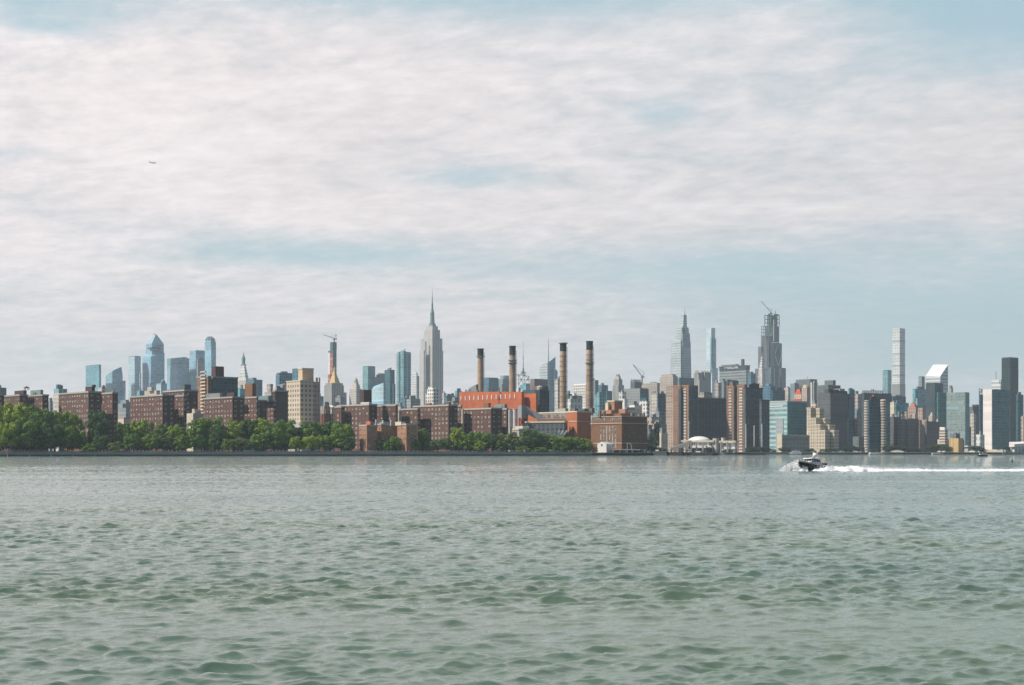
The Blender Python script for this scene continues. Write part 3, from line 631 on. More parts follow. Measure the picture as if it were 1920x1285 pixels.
b.bx('shaft', 446.5, 461, 467, 712, 'beigepale'); b.taper('pyramid', 446.5, 460.5, 466.5, 712, 685, .42, 'whitefine', kx=.45, ky=.5); b.bx('ledge', 445.5, 461, 468, 711, 'white', yb=713, dD=-1)
b.lathe('gallery', 456.5, [(686, 5.4), (683.5, 5.4), (683.5, 3.8)], 'stone', 24, 12); b.lathe('cupola', 456.5, [(684, 3.3), (674, 3.3), (673.6, 4), (672, 3.6), (667, 1.6)], 'copper', 24, 12); b.lathe('finial', 456.5, [(668, 1.5), (664, 1.2), (663, .5), (658, .15)], 'gold', 24, 8)
b.bx('lower_block', 440, 446, 452, 728, 'gl_rib', dD=-60)
# mid distance, left
def blk(name, label, cat, D, xl, xc, xr, yt, mat, rp='roofgrey', n=1, h=(2, 5), group=None, **kw):
    b = B(name, label, cat, (xl + xr) / 2, D, group); b.bx('body', xl, xc, xr, yt, mat, **kw)
    if n: b.rp(rp, n, h)
    return b
OB, AB, MR = 'office building', 'apartment block', 'mid rise'
blk('glass_block', 'small teal glass block peeping over the leftmost brick block', OB, 1900, -8, 0, 12, 727, 'gl_deep')
b = blk('stepped_block', 'pale stepped building with a blue glass top between the first two brick blocks', OB, 1900, 99, 110, 127, 738, 'beigepale', n=0); b.bx('glass_top', 101, 110, 126, 729, 'gl_rib', yb=738, dD=3); b.rp('gl_deep', 2)
blk('midrise', 'grey mid rise in the gap beside the leftmost brick block', MR, 2000, 88, 94, 101, 752, 'bluegrey')
blk('midrise', 'small white roofed block right of the squat teal glass tower', MR, 1900, 183, 191, 198, 726, 'beigepale')
b = blk('low_building', 'low pale building with a reddish roof between two brick blocks, above the trees', 'low building', 1250, 214, 232, 250, 786, 'cream', n=0); b.bx('roof', 214, 232, 250, 783, 'pinkbeige', yb=786); b.bx('dark_base', 216, 233, 250, 795, 'brickdark', dD=-12)
blk('midrise', 'blue grey mid rise with many windows in the gap below the slim pale glass slab', MR, 1750, 216, 230, 250, 757, 'bluegrey', n=3); blk('midrise', 'pale blue low block in front of the blue grey mid rise, below the glass slab', MR, 1600, 213, 236, 252, 768, 'greygrid', n=2)
b = blk('domed_block', 'pale blue block with a small dome before the tall pointed glass skyscraper', OB, 2900, 293, 302, 313, 719, 'gl_pale', n=0); b.lathe('dome', 306, [(720, 4.5), (715, 4), (712, 1.5), (711, .3)], 'gl_teal', 30)
blk('glass_block', 'small teal block behind the third brick block, foot of the pale glass slab', OB, 2400, 256, 262, 270, 733, 'gl_teal')
blk('low_building', 'cream low building with a stepped roof below the brick balcony block', 'low building', 1160, 349, 362, 384, 775, 'cream', 'concrete', 3)
blk('midrise', 'blue grey glass mid rise right of the white pyramid topped tower', MR, 2600, 463, 476, 492, 712, 'gl_bluemid', n=2)
blk('glass_block', 'teal glass block under the white pyramid topped tower', OB, 1700, 444, 450, 460, 729, 'gl_teal')
b = blk('stepped_block', 'beige stepped rooftops left of the brown grid block', OB, 1900, 496, 508, 522, 735, 'beige', n=2); b.bx('upper_step', 500, 507, 512, 720, 'beige', yb=736, dD=10)
b = blk('stepped_block', 'pale pinkish stepped building just left of the tan tower', OB, 1700, 512, 530, 542, 727, 'beigepale', n=1); b.bx('upper_step', 526, 534, 544, 720, 'beigepale', yb=728, dD=10)
b = blk('glass_tower', 'dark teal glass tower left behind the tan tower', GT, 2500, 517, 524, 551, 701, 'gl_bluemid', n=1); b.bx('crown', 519, 524, 549, 699, 'gl_deep', yb=701, dD=4)
b = blk('glass_tower', 'dark glass slab rising behind the tan penthouse', GT, 1800, 548, 560, 587.5, 692, 'gl_bluemid', n=0); b.bx('crown', 548, 560, 587.5, 690.8, 'roofdark', yb=692, dD=1)
# gilded pyramid tower and the tower being built behind it
b = B('unfinished_tower', 'slim unfinished tower with orange red panels and green netting on top, behind the gilded pyramid', 'tower', 623, 3400)
b.bx('shaft', 615.5, 624.5, 631, 657, 'supertall'); f = b.last; C, Rr, Bk, L = [Vector(p) for p in f]; o = Vector((-.763, -.647)) * .6
for part, t0, t1, m, y0 in (('pale_edge', .0, .38, 'white', 661), ('panel_strip', .42, .96, 'redpanel', 664)):
    p, q = L.lerp(C, t0), L.lerp(C, t1); mb = MB(); mb.prism([tuple(p), tuple(p + o), tuple(q + o), tuple(q)], Z(760, 3400), Z(y0, 3400)); b.add(mb, part, m)
b.bx('netting', 619, 624, 631.3, 641.5, 'darkgreen', yb=657, dD=6); b.bx('lower_panels', 614.8, 619, 623, 701, 'redpanel', dD=-4)
b = B('tower_crane', 'tower crane on top of the slim unfinished tower, its jib pointing left', 'crane', 627, 3412, z=Z(641.5, 3412))
b.bars('mast', [(627, 642, 627, 634)], 'steel', 2.4); b.bars('jib', [(627.5, 635, 607, 628)], 'steel', 1.5); b.bars('counter_jib', [(626, 635.5, 631.5, 636.5, 3.2)], 'steel'); b.bars('apex', [(627, 635, 630.5, 627), (630.5, 627, 619, 632, .6), (630.5, 627, 631.3, 636, .6)], 'steel', 1.1); b.bars('cab', [(624.5, 637, 628, 637)], 'steeldark', 3)
b = B('gilded_tower', 'grey stone tower with a gilded pyramid roof', 'tower', 627, 3000)
b.bx('shaft', 608, 622, 645, 722, 'piers'); b.bx('upper_step', 610, 622.5, 643, 718, 'esbside', yb=722, dD=4); f = b.last; b.bx('shoulder', 641, 644, 650, 736, 'esbside', dD=14)
b.taper('gilded_roof', 617, 628, 637.5, 718, 694, .16, 'gold', kx=.45, ky=.5, dD=12); b.lathe('lantern', 627.3, [(694.5, 2.2), (691.5, 2.2), (691, 1.4), (687.5, .2)], 'gold', 26, 8)
blk('stepped_block', 'grey block standing before the foot of the gilded pyramid tower', OB, 2300, 629, 638, 648, 745, 'greygrid', n=2)
blk('midrise', 'cream mid rise with rows of dark windows below the gilded pyramid tower', MR, 1350, 621, 637, 642, 763, 'creamgrid', 'concrete', 2)
b = blk('gabled_house', 'bright white gabled house end between the tan tower and the cream mid rise', 'house', 1450, 614, 624, 628, 764, 'white', n=0); b.taper('roof', 614, 624, 628, 764, 760, .3, 'white')
blk('low_building', 'pinkish low block right beside the tan tower', 'low building', 1420, 598, 608, 620, 762, 'pinkbeige', n=2); blk('low_building', 'brown low block between the tan tower and the white gable', 'low building', 1360, 597, 612, 624, 776, 'brickbrown', n=2)
blk('midrise', 'teal grey mid rise in the gap between the tan tower and the gilded pyramid tower', MR, 2300, 590, 597, 607, 743, 'gl_teal')
b = B('stepped_tower', 'slim pinkish stone tower with stepped domed top left of the glass towers', 'tower', 666, 3000)
b.bx('shaft', 655, 668, 678, 729, 'beigepale'); b.bx('upper_step', 659, 668, 675, 722, 'beigepale', yb=730, dD=5); b.bx('drum_step', 661, 668, 673, 719, 'stone', yb=723, dD=8); b.lathe('dome', 667, [(720, 4.8), (714, 4.3), (710, 2.4), (708, .4)], 'stone', 22, 10)
# glass group left of the tallest spire
b = blk('glass_tower', 'teal glass tower with a flat top, just right of the slim pinkish stepped stone tower', GT, 3300, 680, 690, 703.5, 687.5, 'gl_rib', n=0); b.bx('crown', 680.5, 690, 703, 686.5, 'gl_deep', yb=688, dD=2)
b = blk('tower', 'grey tower with a taller right part behind the sloped glass building', 'tower', 3500, 698, 702, 711, 707, 'bluegrey', n=0); b.bx('upper_shaft', 707, 710, 723, 700, 'bluegrey', dD=20); b.bx('roof_plant', 705, 707, 711, 703, 'roofdark', yb=708, dD=10)
b = B('sloped_glass_building', 'pale blue glass building with one slanting roof', 'office building', 710, 2600); b.bx('body', 697, 719, 723, 720, 'gl_pale', ct=[718, 717, 725, 731], roof='gl_blue'); b.bx('base', 694, 719, 726, 752, 'gl_blue', dD=-8)
b = blk('glass_tower', 'dark teal tower with grey left side behind the slanting glass roof', GT, 3000, 721, 731.5, 740, 693.5, 'gl_deep', n=1); b.bx('lower_wing', 736, 738, 741.5, 720, 'gl_deep', dD=-6); b.bars('roof_crane', [(731, 693, 735, 690), (727, 692, 734, 690.5)], 'steeldark', 1.2)
b = B('ribbed_glass_tower', 'tall ribbed teal glass tower just left of the tallest spired skyscraper', GT, 757, 2900)
b.bx('left_bay', 743.5, 748, 752, 661, 'gl_rib', ct=[660, 662, 664, 664]); b.bx('centre_bay', 746, 757, 763, 659, 'gl_rib', ct=[656.5, 660, 661, 660], dD=-8); b.bx('right_bay', 758, 763, 770.5, 660, 'gl_rib', ct=[660, 661, 662, 661], dD=0); b.bars('fin', [(750, 660, 750, 790), (756.5, 658, 756.5, 790), (763.5, 660, 763.5, 790)], 'gl_pale', .7, dD=-13); b.bars('roof_crane', [(755, 658, 761, 654.5)], 'steel', 1.0)
b = B('pale_tower', 'pale pinkish tapering tower just left of the tallest spired skyscraper', 'tower', 778, 4200); b.taper('shaft', 772.5, 781, 784, 800, 700, .86, 'whitefine'); b.taper('tip', 774, 780, 783, 701, 696, .3, 'whitefine', dD=8); b.bx('dark_side', 782, 783.5, 786, 705, 'bluegrey', dD=10)
for i, (xl, xc, xr, y, m, D, lab) in enumerate(((741, 748, 757, 775, 'pinkbeige', 1500, 'low reddish block in the gap between two wide brick blocks'), (752, 760, 772, 746, 'gl_bluemid', 2300, 'small blue glass block at the foot of the ribbed teal tower'), (762, 770, 788, 748, 'greygrid', 2100, 'grey block left at the foot of the tallest spired skyscraper'), (742, 751, 758, 762, 'beige', 1800, 'beige block under the ribbed teal tower'))):
    blk('midrise', lab, MR, D, xl, xc, xr, y, m, n=1)
# the tallest spire
b = B('spired_skyscraper', 'tallest stone skyscraper with stepped shoulders, metal mooring mast and long needle antenna', 'skyscraper', 810, 3900)
b.bx('main_shaft', 787, 810.5, 831, 656.5, 'esb'); b.bx('shoulder', 789, 810.5, 829.5, 634, 'esb', yb=657, dD=4); b.bx('upper_shaft', 795, 811, 825, 618, 'esb', yb=635, dD=12); b.bx('top_step', 799.5, 811, 821, 611.5, 'esb', yb=619, dD=18)
b.bx('centre_bay', 799, 810.5, 813, 633, 'esb', dD=-7); b.bx('side_bay', 786.3, 795, 797, 657, 'esb', dD=-1); b.bx('recess_shade', 796.2, 798.2, 799.4, 640, 'bluegrey', dD=-3.5)  # dark box between the bays stands in for shade in the recess
b.bx('base_step', 784, 810, 834, 752, 'esb', dD=-14); b.taper('mast_base', 803, 811, 818, 612, 606, .72, 'copperdark', dD=26)
b.lathe('mooring_mast', 810.5, [(607, 4.6), (601, 4.1), (591, 3.7), (589, 4.2), (587, 3.9), (584, 2.7), (580, 2.0), (577, 1.5)], 'copperdark', 36, 16)
b.lathe('antenna', 810.5, [(578, 1.6), (568, 1.5), (567.5, 1.0), (556, .8), (555.5, .5), (540, .22)], 'steel', 36, 8); b.lathe('antenna_ring', 810.5, [(573, 1.7), (573, 2.2), (572, 2.2), (572, 1.6)], 'steeldark', 36, 8)
b = blk('white_block', 'white stepped apartment block with dark windows in front of the tallest spired skyscraper', AB, 1900, 798, 812.5, 824, 737, 'whitegrid', n=1); b.bx('upper_step', 800.5, 812.5, 822, 729, 'whitegrid', yb=738, dD=5); b.bx('top_step', 803, 811, 818, 725, 'whitegrid', yb=730, dD=10)
blk('midrise', 'cream slab just right of the tallest spired skyscraper', MR, 2600, 829, 832.5, 836.5, 737, 'beigepale'); b = blk('midrise', 'grey teal block right of the cream slab, left of the orange power house', MR, 2500, 833, 838, 853, 742, 'gl_bluemid', n=2); blk('midrise', 'teal block with a rounded top peeping over the left end of the orange power house', MR, 2700, 853, 857, 866, 733, 'gl_teal', 'gl_deep', 1, (4, 7))
blk('midrise', 'low grey block between the cream slab and the orange power house', MR, 1700, 838, 850, 866, 752, 'greygrid', n=2)
# behind the power station
blk('glass_tower', 'teal glass tower with grey left face between the two left smokestacks', GT, 3300, 906, 916.5, 935, 709, 'gl_bluemid', n=0).bx('crown', 908, 917, 933, 708, 'gl_deep', yb=709.3, dD=4)
b = blk('drum_topped_tower', 'grey tower with a drum on top left of the second smokestack', 'tower', 3200, 935, 943, 955, 711, 'bluegrey', n=0); b.lathe('drum', 945.5, [(712, 8.8), (705, 8.8), (704.5, 8), (704, 1)], 'drum', 40, 20)
b = B('antenna_tower', 'white lattice topped tower with a tall needle antenna right of the second smokestack', 'tower', 981, 3500)
b.bx('shaft', 972, 981, 996, 722, 'gl_pale'); b.bx('blue_block', 979, 986, 998, 719, 'gl_teal', dD=-20); b.bars('lattice', [(972, 722, 972, 703), (983, 722, 983, 703), (992, 722, 992, 706), (972, 703, 992, 706), (972, 712, 992, 713), (972, 722, 983, 703), (983, 722, 992, 706), (967, 703, 974, 703), (983, 703, 992, 713), (972, 703, 983, 722)], 'white', 2.2, dD=4); b.bars('lattice_top', [(976, 703, 979.5, 696), (986, 703, 982.5, 696), (977, 699, 986, 699)], 'steel', 1.5, dD=4)
b.lathe('antenna', 981, [(704, 2.2), (690, 1.6), (689, .9), (668, .8), (667, .4), (640, .2)], 'steel', 6, 8)
b = blk('ribbed_block', 'brownish ribbed block between the needle antenna tower and the faceted glass tower', OB, 2300, 994, 1002, 1027, 712, 'ribbrown', n=0); b.bx('roof_edge', 994, 1002, 1027, 710.5, 'rooftank', yb=712, dD=2)
b = B('faceted_glass_tower', 'faceted glass tower with a slanting peak, pale left side and thin mast', GT, 1028, 3700)
b.bx('pale_wing', 1012, 1026.5, 1031, 680, 'ovstripe', ct=[679, 678, 684, 686]); b.bx('glass_wing', 1024, 1027.5, 1041.5, 676, 'gl_blue', ct=[681, 669, 672, 680], dD=8); b.bx('side_facet', 1038, 1040, 1045.5, 693, 'gl_teal', ct=[690, 697, 694, 690], dD=4); b.lathe('mast', 1028.5, [(682, 1.0), (655, .7), (632, .2)], 'steel', 14, 8)
blk('slab_block', 'pale pinkish slab just left of the banded third smokestack', AB, 2000, 1040, 1046, 1052, 711, 'beigepale'); blk('low_building', 'dark green low roofs between the two right smokestacks', 'low building', 1900, 1058, 1066, 1076, 739, 'darkgreen')
b = blk('white_grid_block', 'white office block with a fine grid of windows between the two right smokestacks', OB, 2400, 1074, 1098, 1103, 722, 'whitegrid', n=0); b.bx('roof_screen', 1075, 1098, 1102, 719.5, 'white', yb=722, dD=3)
b = blk('white_block', 'low white block with a teal glass right side between the two right smokestacks', OB, 1700, 1062, 1070, 1092, 748, 'whitefine', n=2); blk('low_building', 'pale low house with a white roof before the white grid office block', 'low building', 1800, 1072, 1080, 1092, 742, 'beigepale', 'white')
blk('slab_block', 'grey pink slab right of the tallest smokestack', AB, 2600, 1109, 1116, 1122, 713, 'bluegrey'); b = blk('glass_tower', 'dark blue glass block with a stepped right side right of the tallest smokestack', GT, 2900, 1121, 1128, 1140, 722, 'gl_bluemid', n=1); b.bx('lower_wing', 1136, 1138, 1148, 733, 'gl_deep', dD=-6); blk('midrise', 'pale blue mid rise below the dark blue stepped glass block', MR, 2200, 1115, 1124, 1136, 740, 'gl_rib')
b = B('ziggurat_tower', 'pale stone tower with a slim stepped top left of the construction crane', 'tower', 1158, 3300); b.bx('shaft', 1148.5, 1160, 1170, 722, 'piers'); b.bx('upper_step', 1151, 1160, 1167, 711, 'piers', yb=723, dD=5); b.bx('top_step', 1153.5, 1160, 1164, 706, 'stone', yb=712, dD=9); b.bx('crown', 1155, 1159.5, 1162, 702, 'roofgrey', yb=707, dD=12)
b = blk('white_block', 'white stepped block at the foot of the pale slim stepped tower', OB, 2400, 1160, 1167, 1174, 735, 'whitefine', n=1); b.bx('lower_wing', 1165, 1171, 1177, 748, 'white', dD=-8)
b = blk('grid_office', 'grey office block with a dark blue glass right side, under the construction crane', OB, 2500, 1168, 1200, 1216, 728, 'greygrid', n=0, dep=40); C, Rr, Bk, L = [Vector(p) for p in b.last]; mb = MB(); mb.prism([tuple(C + Vector((.2, -.6))), tuple(Rr + Vector((.3, -.6))), tuple(Rr), tuple(C)], GZ, b.top - 1); b.add(mb, 'curtain_wall', 'gl_navy')
b = blk('unfinished_block', 'dark unfinished block with bare floors behind the grey office block', OB, 2900, 1182, 1190, 1203, 715, 'darkgrid', n=0); b.bars('column_stub', [(x, 716, x, 711) for x in (1184, 1188, 1192, 1196, 1200)], 'steeldark', 1.2, dD=12); b.bx('top_floor', 1183, 1190, 1202, 712.5, 'roofdark', yb=713.5, dD=3)
b = B('tower_crane', 'luffing crane with a steep jib above the dark unfinished block', 'crane', 1204, 2910, z=Z(722, 2910)); b.bars('mast', [(1204, 722, 1204, 706)], 'steel', 2.6); b.bars('jib', [(1204, 706, 1187, 684)], 'steel', 1.7); b.bars('counter_jib', [(1202, 707, 1208, 707, 3.4)], 'steel'); b.bars('apex', [(1204, 707, 1208, 699, 1.2), (1208, 699, 1187, 684, .5)], 'steel')
blk('wide_block', 'wide beige block with a flat top behind the construction crane', OB, 3000, 1203, 1232, 1240, 718, 'beige', n=2); blk('tower', 'beige tower with a grey right side left of the striped spired glass tower', 'tower', 2800, 1237, 1262, 1271, 706, 'beige', n=1).bx('crown', 1240, 1261, 1268, 702, 'beige', yb=707, dD=5)
b = blk('white_cube', 'white block with big dark windows above the brown power house', AB, 1750, 1199, 1213, 1218, 752, 'whitegrid', n=0); b.bx('glass_top', 1201, 1212, 1216, 746, 'gl_deep', yb=752, dD=3)
b = blk('slab_block', 'pale grey slab with a dark teal right half left of the pinkish waterside tower', OB, 2100, 1221, 1233, 1236, 737, 'beigepale', n=1); blk('glass_block', 'dark teal block left of the pinkish waterside tower', OB, 2000, 1232, 1234, 1251, 738, 'gl_navy')
for i, (xl, xc, xr, y, m, D, lab) in enumerate(((1168, 1176, 1200, 768, 'beigepale', 1500, 'cream low block behind the roof tower of the brown power house'), (1180, 1190, 1204, 760, 'white', 1650, 'white low block behind the brown power house roof'), (1212, 1222, 1240, 782, 'beige', 1500, 'beige low block right of the brown power house, upper of two'), (1214, 1226, 1250, 795, 'pinkbeige', 1420, 'pinkish low block right of the brown power house, lower of two'), (1228, 1236, 1248, 772, 'bluegrey', 1700, 'grey stepped block between the slab pair and the pinkish tower'), (1230, 1240, 1252, 812, 'cream', 1360, 'cream low house at the foot of the pinkish waterside tower'), (1212, 1219, 1232, 805, 'greymass', 1400, 'grey low block directly right of the brown power house'))):
    blk('low_building', lab, 'low building', D, xl, xc, xr, y, m, n=2)
# striped spired tower
b = B('spired_glass_tower', 'tapering white striped glass tower with setback tiers and a thin spire', 'skyscraper', 1277, 4000)
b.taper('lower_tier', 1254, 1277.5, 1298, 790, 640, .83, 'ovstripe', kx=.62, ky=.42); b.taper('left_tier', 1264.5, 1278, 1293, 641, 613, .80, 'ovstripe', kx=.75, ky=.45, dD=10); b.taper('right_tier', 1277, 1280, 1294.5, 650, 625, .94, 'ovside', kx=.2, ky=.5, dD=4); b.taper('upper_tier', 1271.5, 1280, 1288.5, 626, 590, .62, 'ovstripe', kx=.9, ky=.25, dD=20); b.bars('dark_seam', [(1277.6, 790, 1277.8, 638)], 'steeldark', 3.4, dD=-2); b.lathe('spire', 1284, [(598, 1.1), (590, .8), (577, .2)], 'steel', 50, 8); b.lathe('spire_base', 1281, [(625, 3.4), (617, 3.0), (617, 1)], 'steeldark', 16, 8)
b = blk('glass_block', 'dark blue glass block right at the foot of the striped spired tower', OB, 3000, 1270, 1273, 1304, 724, 'gl_navy', n=0); b.bx('upper_glass', 1272, 1275, 1302, 708, 'gl_navy', yb=725, dD=6)
b = B('stepped_tower', 'beige stone tower with crenellated steps between the striped spired tower and slim pale tower', 'tower', 1317, 3300); b.bx('shaft', 1301, 1312, 1333, 712, 'piers'); b.bx('upper_step', 1301, 1310, 1318, 699, 'piers', yb=713, dD=6); b.bx('upper_step', 1312, 1322, 1333, 697, 'piers', yb=713, dD=14)
for x in (1303, 1307, 1314, 1319, 1325, 1330): b.bx('pinnacle', x, x + 1.5, x + 3, 695, 'stone', yb=700, dD=16)
b = B('slim_tower', 'very slim pale tower with a blue glass centre strip left of the wide dark slab', 'skyscraper', 1333, 4700); b.bx('upper_shaft', 1324.5, 1333.5, 1341, 615, 'slimglass'); b.bx('side_step', 1339, 1341, 1343, 635, 'slimglass', dD=4); b.bx('lower_shaft', 1324.5, 1335, 1346, 690, 'slimglass', dD=-4); b.bx('glass_strip', 1332, 1334, 1337, 633, 'gl_teal', yb=700, dD=-4)
b = B('sign_tower', 'wide dark banded office slab with white lettering near its top left', 'office building', 1377, 3700); b.bx('shaft', 1349, 1399, 1405.5, 693, 'greyband'); f0 = b.last; b.bx('top_band', 1348.5, 1399, 1406, 686, 'towerdark2', yb=693.2, dD=-2); f = b.last; zt = b.top; b.bx('cornice', 1347.5, 1399, 1407, 684.8, 'roofdark', yb=686, dD=-4)
cu = bpy.data.curves.new('sign', 'FONT'); cu.body = 'MetLife'; cu.size = S(7.2, 3700); cu.extrude = .25; to = bpy.data.objects.new('tmp', cu); COL.objects.link(to); bpy.context.view_layer.update()
me = bpy.data.meshes.new_from_object(to); bpy.data.objects.remove(to); me.materials.clear(); me.materials.append(MATS['sign'])
so = bpy.data.objects.new('sign_lettering', me); COL.objects.link(so); so.parent = b.o; C, Rr, Bk, L = [Vector(p) for p in f]; d = (C - L).normalized(); p = L.lerp(C, .20) + Vector((d.y, -d.x)) * .5
so.location = (p.x - b.org[0], p.y - b.org[1], Z(692.2, p.y) - b.org[2]); so.rotation_euler = (R(90), 0, math.atan2(d.y, d.x)); so.scale = (1.55, 1, 1)
b.bx('roof_stack', 1389.5, 1393, 1396, 673.5, 'roofdark', yb=686, dD=20); b.bx('roof_plant', 1352, 1380, 1386, 683, 'roofgrey', yb=685, dD=30)
b = blk('slab_block', 'grey slab below the wide dark slab with lettering', OB, 2600, 1349, 1357, 1366, 714, 'bluegrey', n=1); blk('glass_block', 'dark navy glass block below the wide dark slab with lettering', OB, 2500, 1362, 1365, 1385, 714, 'gl_navy', n=0).bx('crown', 1363, 1365, 1384, 712.5, 'black', yb=714, dD=4)
blk('midrise', 'beige block between the grey waterside slab and the wide dark slab', MR, 2300, 1340, 1347, 1353, 718, 'beige'); blk('slab_block', 'grey slab behind, between wide dark slab and supertall tower', OB, 3300, 1402, 1408, 1417, 700, 'gl_bluemid')
# supertall under construction with the chrome crowned tower before it
b = B('unfinished_supertall', 'dark unfinished supertall with stepped bundled tiers and an open steel frame top', 'skyscraper', 1446, 4100)
b.bx('top_tier', 1434, 1448, 1461, 612, 'supertallblue', dD=14); b.bx('mid_tier', 1427, 1441, 1450.5, 629, 'supertall', dD=2); b.bx('left_tier', 1421.5, 1428, 1434, 650, 'supertall', dD=16); b.bx('right_tier', 1445, 1449.5, 1466, 643, 'supertallblue', dD=-6); b.bx('low_tier', 1415.5, 1432, 1440, 691, 'supertall', dD=0); b.bx('front_tier', 1433, 1446, 1468, 689, 'supertallblue', dD=-16); b.bx('low_right_tier', 1462, 1465, 1473.5, 690, 'supertall', dD=-4)
segs = []
for y in (630, 624, 618, 612): segs += [(1428, y, 1450, y)]
for x in (1428, 1432, 1437, 1442, 1446, 1450): segs += [(x, 631, x, 612)]
b.bars('open_frame', segs, 'steel', 1.7, dD=4)
segs = [(1434, y, 1461, y) for y in (613, 606, 599, 592)] + [(x, 613, x, 591) for x in (1434, 1439, 1443, 1451, 1456, 1461)]
b.bars('upper_frame', segs, 'steeldark', 2.0, dD=16); b.bx('core', 1440, 1446, 1458, 592, 'darkgreen', yb=613, dD=20); b.bars('white_edge', [(1450.7, 640, 1450.7, 600, 2), (1447, 642.5, 1459, 642.5, 2)], 'white', dD=-8)
b.bars('cross_brace', [(1459, 645, 1452.5, 666), (1452.5, 666, 1460, 686), (1459, 645, 1466, 664), (1466, 664, 1460.5, 686)], 'sheet', 1.2, dD=-4); b.bars('pier', [(1439, 632, 1439, 689), (1445.3, 632, 1445.3, 689), (1432, 632, 1432, 689)], 'steeldark', 1.6, dD=-5)
b.bars('pier', [(1443, 690, 1443, 740), (1452, 690, 1452, 740), (1461, 690, 1461, 740)], 'steel', 1.4, dD=-22)
b.bx('roof_rig', 1440, 1443, 1447, 588, 'steeldark', yb=592, dD=22); b.bx('roof_rig', 1451, 1456, 1460, 589, 'steeldark', yb=592, dD=22)
b = B('tower_crane', 'pale luffing crane on top of the dark unfinished supertall', 'crane', 1446, 4122, z=Z(592, 4122)); b.bars('mast', [(1445, 593, 1445, 585)], 'steel', 3); b.bars('jib', [(1446, 586, 1427, 565)], 'sheet', 1.8); b.bars('counter_jib', [(1444, 587, 1449, 588.5, 3)], 'steel'); b.bars('apex', [(1445, 586, 1447.5, 580, 1.2), (1447.5, 580, 1436, 575, .5)], 'steel')
b = B('crane_mast', 'short bare crane mast on the right of the dark supertall roof', 'crane', 1454, 4125, z=Z(592, 4125)); b.bars('mast', [(1454, 592, 1454, 583)], 'steel', 2); b.bars('jib', [(1451, 589, 1460, 590.5)], 'steel', 1.6)
b = B('chrome_crowned_tower', 'pale stone tower with a tapering crown of silvery arches in front of the dark supertall', 'skyscraper', 1428, 3700)
b.bx('shaft', 1422, 1429, 1434, 692, 'chrys'); b.bx('shoulder', 1418.5, 1429, 1435.5, 705, 'chrys', dD=-5); b.bx('base', 1416.5, 1430, 1437.5, 722, 'pinkbeige', dD=-10)
for k in range(4): b.taper('crown_arch', 1422.6 + k * 1.15, 1428.7 + k * .3, 1433.4 - k * .6, 692 - k * 5.2, 684.5 - k * 5.2, .55, 'chrome', dD=3 + k * 2.4)
b.lathe('spire', 1429.4, [(672, 1.3), (667, .6), (659, .15)], 'chrome', 12, 8)
# waterside
WS = 'brick waterside towers'
b = B('waterside_tower', 'slim pinkish beige waterside tower with a fine grid of pale windows', 'apartment tower', 1256, 1640, WS); b.bx('shaft', 1248.5, 1262, 1266, 728, 'wpale', cop='pinkbeige'); b.bx('crown', 1250, 1261, 1265, 724, 'pinkbeige', yb=728, dD=3)
b = B('waterside_tower', 'orange brick waterside tower with a shaded right side beside the pinkish beige one', 'apartment tower', 1285, 1600, WS); b.bx('left_wing', 1262, 1275, 1279, 724, 'wbrick', cop='wbrickplain', dD=8); b.bx('right_wing', 1277, 1291, 1308.5, 724, 'wbrick', cop='wbrickplain'); f = b.last; C, Rr, Bk, L = [Vector(p) for p in f]
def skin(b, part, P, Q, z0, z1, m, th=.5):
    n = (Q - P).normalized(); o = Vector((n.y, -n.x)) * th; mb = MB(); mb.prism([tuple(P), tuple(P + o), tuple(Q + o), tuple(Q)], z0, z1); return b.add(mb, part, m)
skin(b, 'river_face', C, Rr, GZ, b.top - .6, 'wbrickshade'); skin(b, 'balcony_stack', L.lerp(C, .3), L.lerp(C, .7), GZ, b.top - 3, 'balcony'); b.bx('stair_core', 1272, 1276.5, 1279, 730, 'towerdark2', dD=4); b.bars('downpipe', [(1291.5, 838, 1291.5, 790)], 'white', .8, dD=-1); b.rp('rooftank', 2)  # river face is a skin of brick coloured as if in shade
b = B('waterside_office', 'dark grey waterside slab with fine vertical stripes and a pale roof box', 'office building', 1334, 1660); b.bx('slab', 1306, 1309.5, 1363, 747, 'slabstripe', ang=24, cop='roofgrey'); b.bx('roof_box', 1309, 1320, 1335, 737, 'beige', yb=747, dD=18); b.bx('roof_edge', 1310, 1320, 1334, 735.5, 'roofgrey', yb=737.3, dD=19); b.bx('pale_edge', 1305, 1308, 1309.5, 749, 'beigepale', dD=1)
b = B('waterside_tower', 'orange brick waterside tower with a shaded right side right of the striped grey slab', 'apartment tower', 1373, 1610, WS); b.bx('shaft', 1362, 1376, 1388, 725, 'wbrick', cop='wbrickplain'); C, Rr, Bk, L = [Vector(p) for p in b.last]; skin(b, 'river_face', C, Rr, GZ, b.top - .6, 'wbrickshade'); skin(b, 'balcony_stack', L.lerp(C, .35), L.lerp(C, .72), GZ, b.top - 3, 'balcony'); b.rp('rooftank', 1)  # right face gets the same skin with shade in its colour
b = B('waterside_tower', 'widest waterside tower, narrow brick left end and broad shaded river face', 'apartment tower', 1412, 1590, WS); b.bx('brick_end', 1382, 1396, 1400, 723, 'wbrick', cop='wbrickplain'); C, Rr, Bk, L = [Vector(p) for p in b.last]; skin(b, 'balcony_stack', L.lerp(C, .3), L.lerp(C, .75), GZ, b.top - 3, 'balcony')
b.bx('river_wing', 1395, 1398, 1430, 728, 'wbrickshade', dD=-3, cop='roofdark'); b.rp('roofdark', 2); b.bx('low_wing', 1424, 1428, 1443, 751, 'wbrickshade', dD=-7, cop='roofdark'); b.bars('downpipe', [(1398.4, 840, 1398.4, 795), (1414, 840, 1414, 798), (1428.5, 840, 1428.5, 795)], 'white', .9, dD=-9)  # both river wings carry teal shade in their brick colour
